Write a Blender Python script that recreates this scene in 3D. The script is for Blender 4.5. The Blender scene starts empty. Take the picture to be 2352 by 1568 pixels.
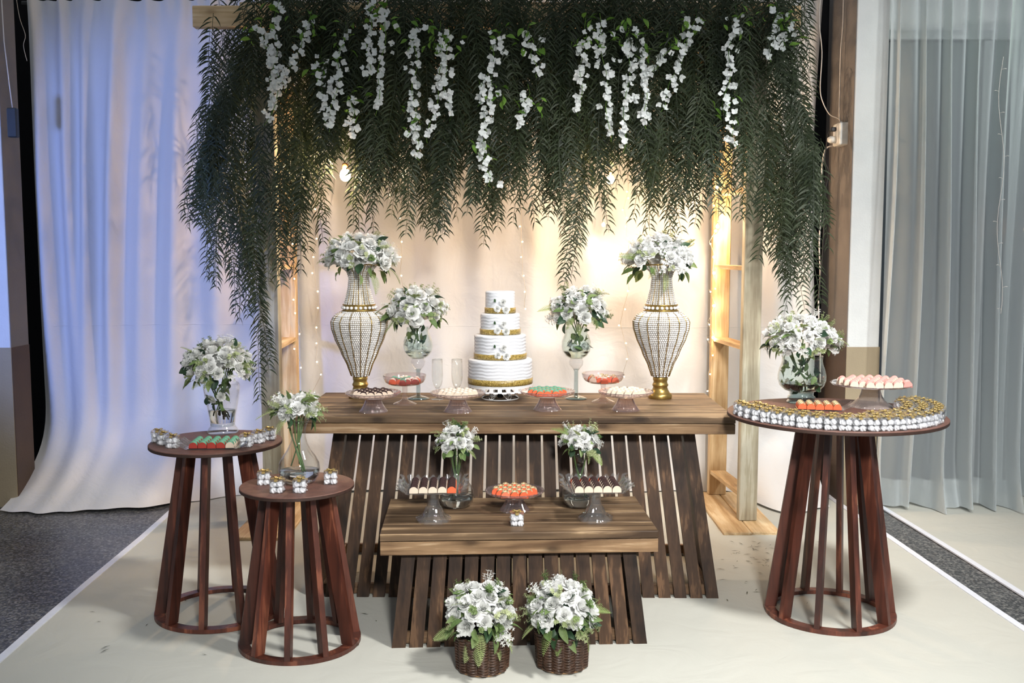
import bpy, math, random
from mathutils import Vector, Matrix, Euler
R = math.radians
PI = math.pi
rnd = random.Random(7)
sc = bpy.context.scene
col = sc.collection

# ------------------------------------------------------------------ camera
FPX = 2287.0
PITCH = R(5.22)
CAMZ = 1.5
cd = bpy.data.cameras.new('camera')
cam = bpy.data.objects.new('camera', cd)
col.objects.link(cam)
cam.location = (0, 0, CAMZ)
cam.rotation_euler = (R(90) - PITCH, 0, 0)
cd.sensor_width = 36
cd.lens = FPX / 2352 * 36
cd.clip_end = 60
sc.camera = cam

# ------------------------------------------------------------------ world and lamps
w = bpy.data.worlds.new('hall_ambient')
sc.world = w
w.use_nodes = True
w.node_tree.nodes['Background'].inputs[0].default_value = (0.86, 0.92, 1.0, 1)
w.node_tree.nodes['Background'].inputs[1].default_value = 0.21


def lamp(name, kind, loc, energy, color, aim=None, size=0.3, **kw):
    d = bpy.data.lights.new(name, kind)
    d.energy = energy
    d.color = color
    if kind == 'AREA':
        d.size = size
    else:
        d.shadow_soft_size = size
    for k, v in kw.items():
        setattr(d, k, v)
    o = bpy.data.objects.new(name, d)
    col.objects.link(o)
    o.location = loc
    if aim is not None:
        o.rotation_euler = (Vector(aim) - Vector(loc)).to_track_quat('-Z', 'Y').to_euler()
    return o


# a hall flood lamp and an added front fill, a blue stage lamp, a pale green stage lamp
lamp('hall_key_fill_lamp', 'SPOT', (1.6, 2.5, 3.5), 330, (1.0, 0.985, 0.96), (0.55, 4.2, 0.4), 0.2, spot_size=R(82), spot_blend=0.8)
lamp('hall_key_fill_lamp', 'SPOT', (0.7, -0.9, 3.0), 620, (1.0, 0.99, 0.97), (0.5, 4.1, 0.45), 0.25, spot_size=R(54), spot_blend=1.0)  # added front fill, cone narrowed to keep the left curtain dim
lamp('blue_stage_lamp', 'SPOT', (-3.25, 3.0, 1.5), 170, (0.22, 0.36, 1.0), (-2.15, 6.1, 1.55), 0.15, spot_size=R(56), spot_blend=0.6)
lamp('pillar_fill_lamp', 'SPOT', (3.3, 2.3, 3.3), 210, (0.97, 1.0, 1.0), (2.3, 5.8, 1.5), 0.2, spot_size=R(64), spot_blend=0.9)  # added fill that brightens the pillar and the sheer curtain
lamp('green_stage_lamp', 'SPOT', (3.9, 4.6, 3.2), 10, (0.6, 1.0, 0.45), (2.85, 5.8, 2.6), 0.15, spot_size=R(50), spot_blend=0.8)

vs = sc.view_settings
vs.view_transform = 'Standard'
vs.look = 'None'
vs.exposure = 0.7
vs.gamma = 1.0
vs.use_curve_mapping = False
cy = sc.cycles
cy.use_denoising = True
cy.use_adaptive_sampling = True
cy.adaptive_threshold = 0.08
cy.use_light_tree = False
cy.max_bounces = 6
cy.diffuse_bounces = 2
cy.glossy_bounces = 3
cy.transmission_bounces = 6
cy.transparent_max_bounces = 32
cy.caustics_reflective = False
cy.caustics_refractive = False
cy.sample_clamp_indirect = 4.0


# ------------------------------------------------------------------ photo measuring helpers
def ray(x, y):
    u = (x - 1176) / FPX
    v = (784 - y) / FPX
    return u, math.cos(PITCH) + v * math.sin(PITCH), -math.sin(PITCH) + v * math.cos(PITCH)


def atz(x, y, z):
    a = ray(x, y)
    t = (z - CAMZ) / a[2]
    return Vector((a[0] * t, a[1] * t, z))


def aty(x, y, Y):
    a = ray(x, y)
    t = Y / a[1]
    return Vector((a[0] * t, Y, CAMZ + a[2] * t))


def base(x, y, z, r):
    """Centre of a foot of radius r on the plane z whose front edge is measured at x, y."""
    p = atz(x, y, z)
    k = (p.y + r) / p.y
    return Vector((p.x * k, p.y + r, z))


# ------------------------------------------------------------------ materials
def new_mat(name):
    m = bpy.data.materials.new(name)
    m.use_nodes = True
    nt = m.node_tree
    nt.nodes.clear()
    out = nt.nodes.new('ShaderNodeOutputMaterial')
    return m, nt, nt.nodes, nt.links, out


def ramp(nodes, stops):
    r = nodes.new('ShaderNodeValToRGB')
    e = r.color_ramp.elements
    while len(e) < len(stops):
        e.new(0.5)
    for i, (p, c) in enumerate(stops):
        e[i].position = p
        e[i].color = (*c, 1) if len(c) == 3 else c
    return r


def pmat(name, c, rough=0.5, metal=0.0, var=0.08, scale=30, bump=0.0, bscale=None, spec=0.5, sheen=0.0, coat=0.0):
    m, nt, N, L, out = new_mat(name)
    p = N.new('ShaderNodeBsdfPrincipled')
    tc = N.new('ShaderNodeTexCoord')
    nz = N.new('ShaderNodeTexNoise')
    nz.inputs['Scale'].default_value = scale
    nz.inputs['Detail'].default_value = 4
    L.new(tc.outputs['Object'], nz.inputs['Vector'])
    r = ramp(N, [(0.3, tuple(max(0, q * (1 - var)) for q in c)), (0.7, tuple(min(1, q * (1 + var)) for q in c))])
    L.new(nz.outputs['Fac'], r.inputs['Fac'])
    L.new(r.outputs['Color'], p.inputs['Base Color'])
    p.inputs['Roughness'].default_value = rough
    p.inputs['Metallic'].default_value = metal
    p.inputs['Specular IOR Level'].default_value = spec
    p.inputs['Sheen Weight'].default_value = sheen
    p.inputs['Coat Weight'].default_value = coat
    if bump:
        b = N.new('ShaderNodeBump')
        b.inputs['Strength'].default_value = bump
        b.inputs['Distance'].default_value = 0.01
        n2 = N.new('ShaderNodeTexNoise')
        n2.inputs['Scale'].default_value = bscale or scale
        n2.inputs['Detail'].default_value = 5
        L.new(tc.outputs['Object'], n2.inputs['Vector'])
        L.new(n2.outputs['Fac'], b.inputs['Height'])
        L.new(b.outputs['Normal'], p.inputs['Normal'])
    L.new(p.outputs[0], out.inputs[0])
    return m


def leafmat(name, c1, c2, trans=0.3, rough=0.5, scale=25):
    """Two-tone thin leaf or petal: reflecting and letting some light through."""
    m, nt, N, L, out = new_mat(name)
    p = N.new('ShaderNodeBsdfPrincipled')
    t = N.new('ShaderNodeBsdfTranslucent')
    mx = N.new('ShaderNodeMixShader')
    tc = N.new('ShaderNodeTexCoord')
    oi = N.new('ShaderNodeObjectInfo')
    nz = N.new('ShaderNodeTexNoise')
    nz.inputs['Scale'].default_value = scale
    L.new(tc.outputs['Object'], nz.inputs['Vector'])
    ad = N.new('ShaderNodeMath')
    ad.operation = 'MULTIPLY_ADD'
    L.new(oi.outputs['Random'], ad.inputs[0])
    ad.inputs[1].default_value = 0.5
    L.new(nz.outputs['Fac'], ad.inputs[2])
    r = ramp(N, [(0.4, c1), (1.0, c2)])
    L.new(ad.outputs[0], r.inputs['Fac'])
    L.new(r.outputs['Color'], p.inputs['Base Color'])
    L.new(r.outputs['Color'], t.inputs['Color'])
    p.inputs['Roughness'].default_value = rough
    p.inputs['Specular IOR Level'].default_value = 0.3
    mx.inputs[0].default_value = trans
    L.new(p.outputs[0], mx.inputs[1])
    L.new(t.outputs[0], mx.inputs[2])
    L.new(mx.outputs[0], out.inputs[0])
    return m


def wood(name, dark, mid, light, axis=0, scale=1.0, rough=0.6, knots=0.6, bump=0.25, spec=0.3):
    """Plank grain running along the local axis, with rings and knots; each object gets its own piece of the pattern."""
    m, nt, N, L, out = new_mat(name)
    p = N.new('ShaderNodeBsdfPrincipled')
    tc = N.new('ShaderNodeTexCoord')
    oi = N.new('ShaderNodeObjectInfo')
    add = N.new('ShaderNodeVectorMath')
    add.operation = 'ADD'
    mul = N.new('ShaderNodeVectorMath')
    mul.operation = 'SCALE'
    mul.inputs[0].default_value = (17.3, 9.1, 13.7)
    L.new(oi.outputs['Random'], mul.inputs['Scale'])
    L.new(tc.outputs['Object'], add.inputs[0])
    L.new(mul.outputs[0], add.inputs[1])
    mp = N.new('ShaderNodeMapping')
    s = [14.0 * scale] * 3
    s[axis] = 0.9 * scale
    mp.inputs['Scale'].default_value = s
    L.new(add.outputs[0], mp.inputs['Vector'])
    # knots, scattered over the unrolled board
    sp = N.new('ShaderNodeSeparateXYZ')
    L.new(add.outputs[0], sp.inputs[0])
    o1, o2 = [k for k in range(3) if k != axis]
    sm = N.new('ShaderNodeMath')
    sm.operation = 'ADD'
    L.new(sp.outputs[o1], sm.inputs[0])
    L.new(sp.outputs[o2], sm.inputs[1])
    cb = N.new('ShaderNodeCombineXYZ')
    L.new(sp.outputs[axis], cb.inputs[0])
    L.new(sm.outputs[0], cb.inputs[1])
    mk = N.new('ShaderNodeMapping')
    mk.inputs['Scale'].default_value = (3.6 * scale, 7.5 * scale, 1)
    L.new(cb.outputs[0], mk.inputs['Vector'])
    vo = N.new('ShaderNodeTexVoronoi')
    vo.voronoi_dimensions = '2D'
    vo.inputs['Scale'].default_value = 1.0
    L.new(mk.outputs[0], vo.inputs['Vector'])
    kr = ramp(N, [(0.04, (1, 1, 1)), (0.13, (0.35, 0.35, 0.35)), (0.26, (0, 0, 0))])
    L.new(vo.outputs['Distance'], kr.inputs['Fac'])
    sv_ = N.new('ShaderNodeSeparateXYZ')
    L.new(vo.outputs['Color'], sv_.inputs[0])
    gt = N.new('ShaderNodeMath')
    gt.operation = 'GREATER_THAN'
    gt.inputs[1].default_value = 0.62
    L.new(sv_.outputs[0], gt.inputs[0])
    kmask = N.new('ShaderNodeMath')
    kmask.operation = 'MULTIPLY'
    L.new(kr.outputs['Color'], kmask.inputs[0])
    L.new(gt.outputs[0], kmask.inputs[1])
    # weathered blotches
    bl = N.new('ShaderNodeTexNoise')
    bl.inputs['Scale'].default_value = 4.5 * scale
    bl.inputs['Detail'].default_value = 5
    L.new(add.outputs[0], bl.inputs['Vector'])
    n1 = N.new('ShaderNodeTexNoise')
    n1.inputs['Scale'].default_value = 1.6
    n1.inputs['Detail'].default_value = 6
    n1.inputs['Distortion'].default_value = 0.8
    L.new(mp.outputs[0], n1.inputs['Vector'])
    n2 = N.new('ShaderNodeTexNoise')
    n2.inputs['Scale'].default_value = 9
    n2.inputs['Detail'].default_value = 4
    L.new(mp.outputs[0], n2.inputs['Vector'])
    mixn = N.new('ShaderNodeMath')
    mixn.operation = 'MULTIPLY_ADD'
    L.new(n2.outputs['Fac'], mixn.inputs[0])
    mixn.inputs[1].default_value = 0.35
    L.new(n1.outputs['Fac'], mixn.inputs[2])
    mb2 = N.new('ShaderNodeMath')
    mb2.operation = 'MULTIPLY_ADD'
    L.new(bl.outputs['Fac'], mb2.inputs[0])
    mb2.inputs[1].default_value = 0.55
    L.new(mixn.outputs[0], mb2.inputs[2])
    r = ramp(N, [(0.62, dark), (0.92, mid), (1.0, light)])
    r.color_ramp.elements[2].position = 1.0
    sb = N.new('ShaderNodeMath')
    sb.operation = 'SUBTRACT'
    L.new(mb2.outputs[0], sb.inputs[0])
    sb.inputs[1].default_value = 0.12
    L.new(sb.outputs[0], r.inputs['Fac'])
    mc = N.new('ShaderNodeMix')
    mc.data_type = 'RGBA'
    km = N.new('ShaderNodeMath')
    km.operation = 'MULTIPLY'
    km.inputs[1].default_value = knots
    L.new(kmask.outputs[0], km.inputs[0])
    L.new(km.outputs[0], mc.inputs['Factor'])
    L.new(r.outputs['Color'], mc.inputs['A'])
    mc.inputs['B'].default_value = (*[q * 0.45 for q in dark], 1)
    # piece to piece tone
    hs = N.new('ShaderNodeHueSaturation')
    mr = N.new('ShaderNodeMapRange')
    mr.inputs['To Min'].default_value = 0.78
    mr.inputs['To Max'].default_value = 1.2
    L.new(oi.outputs['Random'], mr.inputs['Value'])
    L.new(mr.outputs[0], hs.inputs['Value'])
    L.new(mc.outputs['Result'], hs.inputs['Color'])
    L.new(hs.outputs[0], p.inputs['Base Color'])
    p.inputs['Roughness'].default_value = rough
    p.inputs['Specular IOR Level'].default_value = spec
    b = N.new('ShaderNodeBump')
    b.inputs['Strength'].default_value = bump
    b.inputs['Distance'].default_value = 0.004
    L.new(mixn.outputs[0], b.inputs['Height'])
    L.new(b.outputs['Normal'], p.inputs['Normal'])
    L.new(p.outputs[0], out.inputs[0])
    return m


def glassmat(name, tint, rough=0.02, ior=1.45, boost=1.0, haze=0.0, hazecol=(0.8, 0.8, 0.8)):
    """Clear thin-walled glass: Fresnel reflection over straight transmission."""
    m, nt, N, L, out = new_mat(name)
    tr = N.new('ShaderNodeBsdfTransparent')
    tr.inputs[0].default_value = (*tint, 1)
    gl = N.new('ShaderNodeBsdfGlossy')
    gl.inputs['Roughness'].default_value = rough
    gl.inputs['Color'].default_value = (1, 1, 1, 1)
    lw = N.new('ShaderNodeLayerWeight')
    lw.inputs[0].default_value = 0.5
    pw = N.new('ShaderNodeMath')
    pw.operation = 'POWER'
    pw.inputs[1].default_value = 4.0
    L.new(lw.outputs['Facing'], pw.inputs[0])
    fr = N.new('ShaderNodeMath')
    fr.operation = 'MULTIPLY_ADD'
    fr.inputs[1].default_value = 0.9
    fr.inputs[2].default_value = 0.04
    L.new(pw.outputs[0], fr.inputs[0])
    nz = N.new('ShaderNodeTexNoise')
    nz.inputs['Scale'].default_value = 18
    tc = N.new('ShaderNodeTexCoord')
    L.new(tc.outputs['Object'], nz.inputs['Vector'])
    b = N.new('ShaderNodeBump')
    b.inputs['Strength'].default_value = 0.06
    b.inputs['Distance'].default_value = 0.004
    L.new(nz.outputs['Fac'], b.inputs['Height'])
    L.new(b.outputs[0], gl.inputs['Normal'])
    mu = N.new('ShaderNodeMath')
    mu.operation = 'MULTIPLY'
    mu.use_clamp = True
    mu.inputs[1].default_value = boost
    L.new(fr.outputs[0], mu.inputs[0])
    mx = N.new('ShaderNodeMixShader')
    L.new(mu.outputs[0], mx.inputs[0])
    L.new(tr.outputs[0], mx.inputs[1])
    L.new(gl.outputs[0], mx.inputs[2])
    last = mx
    if haze:
        df = N.new('ShaderNodeBsdfDiffuse')
        df.inputs[0].default_value = (*hazecol, 1)
        m2 = N.new('ShaderNodeMixShader')
        m2.inputs[0].default_value = haze
        L.new(mx.outputs[0], m2.inputs[1])
        L.new(df.outputs[0], m2.inputs[2])
        last = m2
    L.new(last.outputs[0], out.inputs[0])
    return m


def fabric(name, c, weave=900, wrinkle=6, wr=0.25, trans=0.12):
    m, nt, N, L, out = new_mat(name)
    d = N.new('ShaderNodeBsdfPrincipled')
    d.inputs['Roughness'].default_value = 0.9
    d.inputs['Specular IOR Level'].default_value = 0.1
    tc = N.new('ShaderNodeTexCoord')
    n1 = N.new('ShaderNodeTexNoise')
    n1.inputs['Scale'].default_value = wrinkle
    n1.inputs['Detail'].default_value = 7
    n1.inputs['Distortion'].default_value = 1.2
    L.new(tc.outputs['Object'], n1.inputs['Vector'])
    n2 = N.new('ShaderNodeTexNoise')
    n2.inputs['Scale'].default_value = weave
    L.new(tc.outputs['Object'], n2.inputs['Vector'])
    r = ramp(N, [(0.3, tuple(q * 0.95 for q in c)), (0.7, c)])
    L.new(n2.outputs['Fac'], r.inputs['Fac'])
    L.new(r.outputs[0], d.inputs['Base Color'])
    b = N.new('ShaderNodeBump')
    b.inputs['Strength'].default_value = wr
    b.inputs['Distance'].default_value = 0.03
    L.new(n1.outputs['Fac'], b.inputs['Height'])
    L.new(b.outputs[0], d.inputs['Normal'])
    t = N.new('ShaderNodeBsdfTranslucent')
    L.new(r.outputs[0], t.inputs[0])
    mx = N.new('ShaderNodeMixShader')
    mx.inputs[0].default_value = trans
    L.new(d.outputs[0], mx.inputs[1])
    L.new(t.outputs[0], mx.inputs[2])
    L.new(mx.outputs[0], out.inputs[0])
    return m


def sheermat(name, c, lo=0.45, hi=0.95):
    m, nt, N, L, out = new_mat(name)
    d = N.new('ShaderNodeBsdfDiffuse')
    d.inputs[0].default_value = (*c, 1)
    t = N.new('ShaderNodeBsdfTranslucent')
    t.inputs[0].default_value = (*c, 1)
    m1 = N.new('ShaderNodeMixShader')
    m1.inputs[0].default_value = 0.35
    L.new(d.outputs[0], m1.inputs[1])
    L.new(t.outputs[0], m1.inputs[2])
    tr = N.new('ShaderNodeBsdfTransparent')
    lw = N.new('ShaderNodeLayerWeight')
    lw.inputs[0].default_value = 0.5
    mr = N.new('ShaderNodeMapRange')
    mr.inputs['From Min'].default_value = 0.0
    mr.inputs['From Max'].default_value = 0.75
    mr.inputs['To Min'].default_value = lo
    mr.inputs['To Max'].default_value = hi
    L.new(lw.outputs['Facing'], mr.inputs['Value'])
    m2 = N.new('ShaderNodeMixShader')
    L.new(mr.outputs[0], m2.inputs[0])
    L.new(tr.outputs[0], m2.inputs[1])
    L.new(m1.outputs[0], m2.inputs[2])
    L.new(m2.outputs[0], out.inputs[0])
    return m


def emat(name, c, strength):
    m, nt, N, L, out = new_mat(name)
    e = N.new('ShaderNodeEmission')
    e.inputs[0].default_value = (*c, 1)
    e.inputs[1].default_value = strength
    m.cycles.emission_sampling = 'NONE'  # the bulbs' own point lamps light the place
    L.new(e.outputs[0], out.inputs[0])
    return m


def speckmat(name, stops, scale, rough, fine=0.0):
    m, nt, N, L, out = new_mat(name)
    p = N.new('ShaderNodeBsdfPrincipled')
    tc = N.new('ShaderNodeTexCoord')
    v = N.new('ShaderNodeTexVoronoi')
    v.inputs['Scale'].default_value = scale
    L.new(tc.outputs['Object'], v.inputs['Vector'])
    n = N.new('ShaderNodeTexNoise')
    n.inputs['Scale'].default_value = scale * 0.6
    n.inputs['Detail'].default_value = 6
    L.new(tc.outputs['Object'], n.inputs['Vector'])
    mx = N.new('ShaderNodeMix')
    mx.data_type = 'RGBA'
    mx.inputs['Factor'].default_value = 0.5
    L.new(v.outputs['Color'], mx.inputs['A'])
    L.new(n.outputs['Color'], mx.inputs['B'])
    bw = N.new('ShaderNodeRGBToBW')
    L.new(mx.outputs['Result'], bw.inputs[0])
    r = ramp(N, stops)
    L.new(bw.outputs[0], r.inputs['Fac'])
    L.new(r.outputs[0], p.inputs['Base Color'])
    p.inputs['Roughness'].default_value = rough
    b = N.new('ShaderNodeBump')
    b.inputs['Strength'].default_value = 0.3
    b.inputs['Distance'].default_value = 0.002
    L.new(bw.outputs[0], b.inputs['Height'])
    L.new(b.outputs[0], p.inputs['Normal'])
    L.new(p.outputs[0], out.inputs[0])
    return m


M = {}
M['terrazzo'] = speckmat('terrazzo', [(0.25, (0.02, 0.021, 0.023)), (0.5, (0.075, 0.077, 0.08)), (0.75, (0.26, 0.26, 0.24))], 110, 0.35)
M['carpet'] = fabric('carpet_cloth', (0.54, 0.535, 0.475), 700, 5, 0.22, 0.0)
M['tape'] = pmat('white_tape', (0.78, 0.80, 0.86), 0.4, var=0.03)
M['curtain'] = fabric('curtain_cotton', (0.80, 0.79, 0.78), 800, 5, 0.30, 0.12)
M['sheer'] = sheermat('sheer_voile', (0.74, 0.79, 0.80), 0.34, 0.98)
M['plaster'] = pmat('white_plaster', (0.74, 0.75, 0.74), 0.85, var=0.04, scale=8, bump=0.25, bscale=120)
M['taupe'] = pmat('shaded_plaster', (0.19, 0.172, 0.16), 0.9, var=0.03, scale=8, bump=0.3, bscale=120)  # plaster darkened in colour for the shaded pier side
M['dado'] = pmat('beige_dado_paint', (0.36, 0.29, 0.19), 0.7, var=0.04, scale=8, bump=0.2, bscale=120)
M['dado_dark'] = pmat('shaded_dado', (0.085, 0.055, 0.038), 0.8, var=0.05, scale=8, bump=0.2, bscale=120)  # dado colour darkened for the same shaded side
M['void_black'] = pmat('unlit_void_black', (0.008, 0.008, 0.009), 0.9, spec=0.1)  # near black puts the unlit void behind the curtain into the colour
M['darkglass'] = pmat('dark_window_glass', (0.07, 0.085, 0.105), 0.35, var=0.1, scale=2)
M['frame_grey'] = pmat('pale_window_frame', (0.52, 0.54, 0.55), 0.5)
M['pine'] = wood('raw_pine', (0.44, 0.27, 0.12), (0.66, 0.47, 0.26), (0.74, 0.58, 0.36), 2, 1.0, 0.6, 0.5)
M['pine_x'] = wood('raw_pine_cross', (0.44, 0.27, 0.12), (0.66, 0.47, 0.26), (0.74, 0.58, 0.36), 0, 1.0, 0.6, 0.5)
M['pine_y'] = wood('raw_pine_rung', (0.44, 0.27, 0.12), (0.66, 0.47, 0.26), (0.74, 0.58, 0.36), 1, 1.0, 0.6, 0.5)
M['pine_grey'] = wood('grey_pine', (0.30, 0.25, 0.17), (0.48, 0.43, 0.31), (0.58, 0.54, 0.42), 2, 1.0, 0.7, 0.7)  # greyer, darker pine tone for the front posts
M['oak'] = wood('stained_tabletop', (0.050, 0.029, 0.016), (0.165, 0.105, 0.058), (0.34, 0.23, 0.13), 0, 0.8, 0.55, 0.85)
M['oak_face'] = wood('stained_fascia', (0.11, 0.06, 0.03), (0.30, 0.185, 0.098), (0.46, 0.32, 0.19), 0, 0.9, 0.5, 0.85)
M['slat'] = wood('dark_slat', (0.018, 0.009, 0.005), (0.058, 0.030, 0.015), (0.12, 0.064, 0.032), 2, 0.9, 0.55, 0.8)
M['rail'] = wood('rail_wood', (0.10, 0.055, 0.03), (0.22, 0.13, 0.07), (0.30, 0.19, 0.11), 0, 0.9, 0.6, 0.5)
M['mahog'] = wood('mahogany_stain', (0.028, 0.009, 0.006), (0.11, 0.031, 0.018), (0.22, 0.072, 0.038), 2, 0.8, 0.42, 0.5, 0.15, 0.5)
M['mahog_top'] = pmat('mahogany_board', (0.135, 0.062, 0.045), 0.55, var=0.22, scale=35, bump=0.15, bscale=160)
M['mahog_edge'] = pmat('mahogany_edge', (0.04, 0.018, 0.012), 0.6, var=0.2, scale=40)
M['glass'] = glassmat('clear_glass', (0.985, 0.99, 0.985), boost=1.0)
M['glass_green'] = glassmat('green_tinged_glass', (0.93, 0.965, 0.95), boost=1.1)
M['glass_thick'] = glassmat('thick_foot_glass', (0.72, 0.78, 0.78), boost=1.6)
M['pink_glass'] = glassmat('pressed_rose_glass', (0.95, 0.90, 0.90), rough=0.05, boost=1.5, haze=0.035, hazecol=(0.85, 0.74, 0.74))
M['ribbed_foot'] = glassmat('ribbed_foot_glass', (0.95, 0.92, 0.90), rough=0.08, boost=1.6, haze=0.16, hazecol=(0.85, 0.78, 0.73))
M['clear_press'] = glassmat('pressed_clear_glass', (0.94, 0.94, 0.94), rough=0.04, boost=1.6, haze=0.03)
M['acetate'] = glassmat('clear_acetate', (0.99, 0.99, 0.995), rough=0.06, boost=1.0, haze=0.015)
m, nt, N, L, out = new_mat('water')
g = N.new('ShaderNodeBsdfGlass')
g.inputs['IOR'].default_value = 1.33
g.inputs['Color'].default_value = (0.96, 0.985, 0.975, 1)
g.inputs['Roughness'].default_value = 0
L.new(g.outputs[0], out.inputs[0])
M['water'] = m
M['pearl'] = pmat('pearl', (0.80, 0.77, 0.74), 0.22, var=0.05, coat=0.4)
M['gold'] = pmat('antique_gold', (0.42, 0.28, 0.085), 0.33, metal=0.85, var=0.15, scale=60)
M['gold_ribbon'] = speckmat('gold_sequin_ribbon', [(0.3, (0.10, 0.065, 0.008)), (0.55, (0.34, 0.23, 0.05)), (0.75, (0.75, 0.58, 0.22))], 420, 0.32)
M['satin'] = pmat('gold_satin', (0.55, 0.40, 0.15), 0.3, metal=0.45, var=0.2, scale=60)
M['icing'] = pmat('white_icing', (0.70, 0.71, 0.74), 0.6, var=0.02, bump=0.12, bscale=180)
M['white_metal'] = pmat('white_enamel', (0.80, 0.80, 0.80), 0.35, var=0.02)
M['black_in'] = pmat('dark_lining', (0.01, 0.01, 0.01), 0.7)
M['petal'] = leafmat('white_petal', (0.88, 0.885, 0.85), (0.94, 0.94, 0.92), 0.40, 0.6)
M['blossom'] = leafmat('wisteria_petal', (0.74, 0.79, 0.76), (0.86, 0.88, 0.87), 0.25, 0.6)
M['leaf_dark'] = leafmat('dark_leaf', (0.012, 0.035, 0.022), (0.05, 0.10, 0.045), 0.2, 0.45)
M['leaf_mid'] = leafmat('mid_leaf', (0.09, 0.16, 0.045), (0.25, 0.33, 0.13), 0.3, 0.5)
M['leaf_pale'] = leafmat('pale_sprig', (0.30, 0.37, 0.15), (0.56, 0.60, 0.36), 0.3, 0.55)
M['fern'] = leafmat('fern_green', (0.16, 0.24, 0.06), (0.42, 0.48, 0.22), 0.3, 0.55)
M['lime'] = leafmat('lime_leaf', (0.07, 0.18, 0.02), (0.21, 0.38, 0.06), 0.35, 0.5)
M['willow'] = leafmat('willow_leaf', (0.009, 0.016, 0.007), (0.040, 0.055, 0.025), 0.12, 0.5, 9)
M['stem'] = pmat('green_stem', (0.10, 0.17, 0.05), 0.6)
M['twig'] = pmat('olive_twig', (0.075, 0.085, 0.03), 0.7)
M['wicker'] = pmat('dark_wicker', (0.062, 0.030, 0.017), 0.35, var=0.45, scale=70, spec=0.6)
M['wicker_base'] = pmat('wicker_base_board', (0.33, 0.18, 0.08), 0.6)
M['wire'] = pmat('warm_white_wire', (0.55, 0.46, 0.33), 0.6)
M['white_cable'] = pmat('white_cable', (0.66, 0.62, 0.58), 0.5)
M['black_cable'] = pmat('black_cable', (0.012, 0.012, 0.013), 0.5)
M['socket'] = pmat('outlet_plastic', (0.70, 0.68, 0.62), 0.4)
M['adapter'] = pmat('adapter_plastic', (0.02, 0.027, 0.034), 0.45)
M['led'] = emat('warm_led', (1.0, 0.72, 0.42), 22)
M['bulb'] = emat('warm_bulb', (1.0, 0.74, 0.42), 30)
M['ember'] = emat('warm_reflection_glow', (1.0, 0.55, 0.28), 1.6)
M['brass'] = pmat('bulb_socket', (0.40, 0.16, 0.06), 0.4, metal=0.5)
for nm, c in dict(cream=(0.74, 0.60, 0.47), orange=(0.80, 0.13, 0.045), red=(0.36, 0.035, 0.022), pink=(0.74, 0.30, 0.26), coral=(0.80, 0.20, 0.10)).items():
    M['paper_' + nm] = pmat('paper_' + nm, c, 0.7, var=0.04)
M['candy_choc'] = pmat('chocolate_sprinkles', (0.040, 0.014, 0.012), 0.5, var=0.6, scale=260, bump=0.9, bscale=300)
M['candy_mint'] = pmat('mint_candy', (0.12, 0.33, 0.21), 0.6, var=0.15, scale=120, bump=0.4, bscale=250)
M['candy_cream'] = pmat('cream_candy', (0.74, 0.62, 0.50), 0.6, var=0.25, scale=130, bump=0.6, bscale=220)
M['candy_nut'] = speckmat('nut_sprinkles', [(0.3, (0.10, 0.04, 0.015)), (0.5, (0.42, 0.28, 0.13)), (0.7, (0.72, 0.60, 0.36))], 260, 0.6)
M['candy_pink'] = pmat('pink_candy', (0.70, 0.32, 0.28), 0.6, var=0.1, bump=0.4, bscale=220)
M['meringue'] = pmat('white_meringue', (0.92, 0.93, 0.94), 0.6, var=0.02)
M['debris'] = pmat('fallen_leaf', (0.05, 0.05, 0.025), 0.7)


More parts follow.
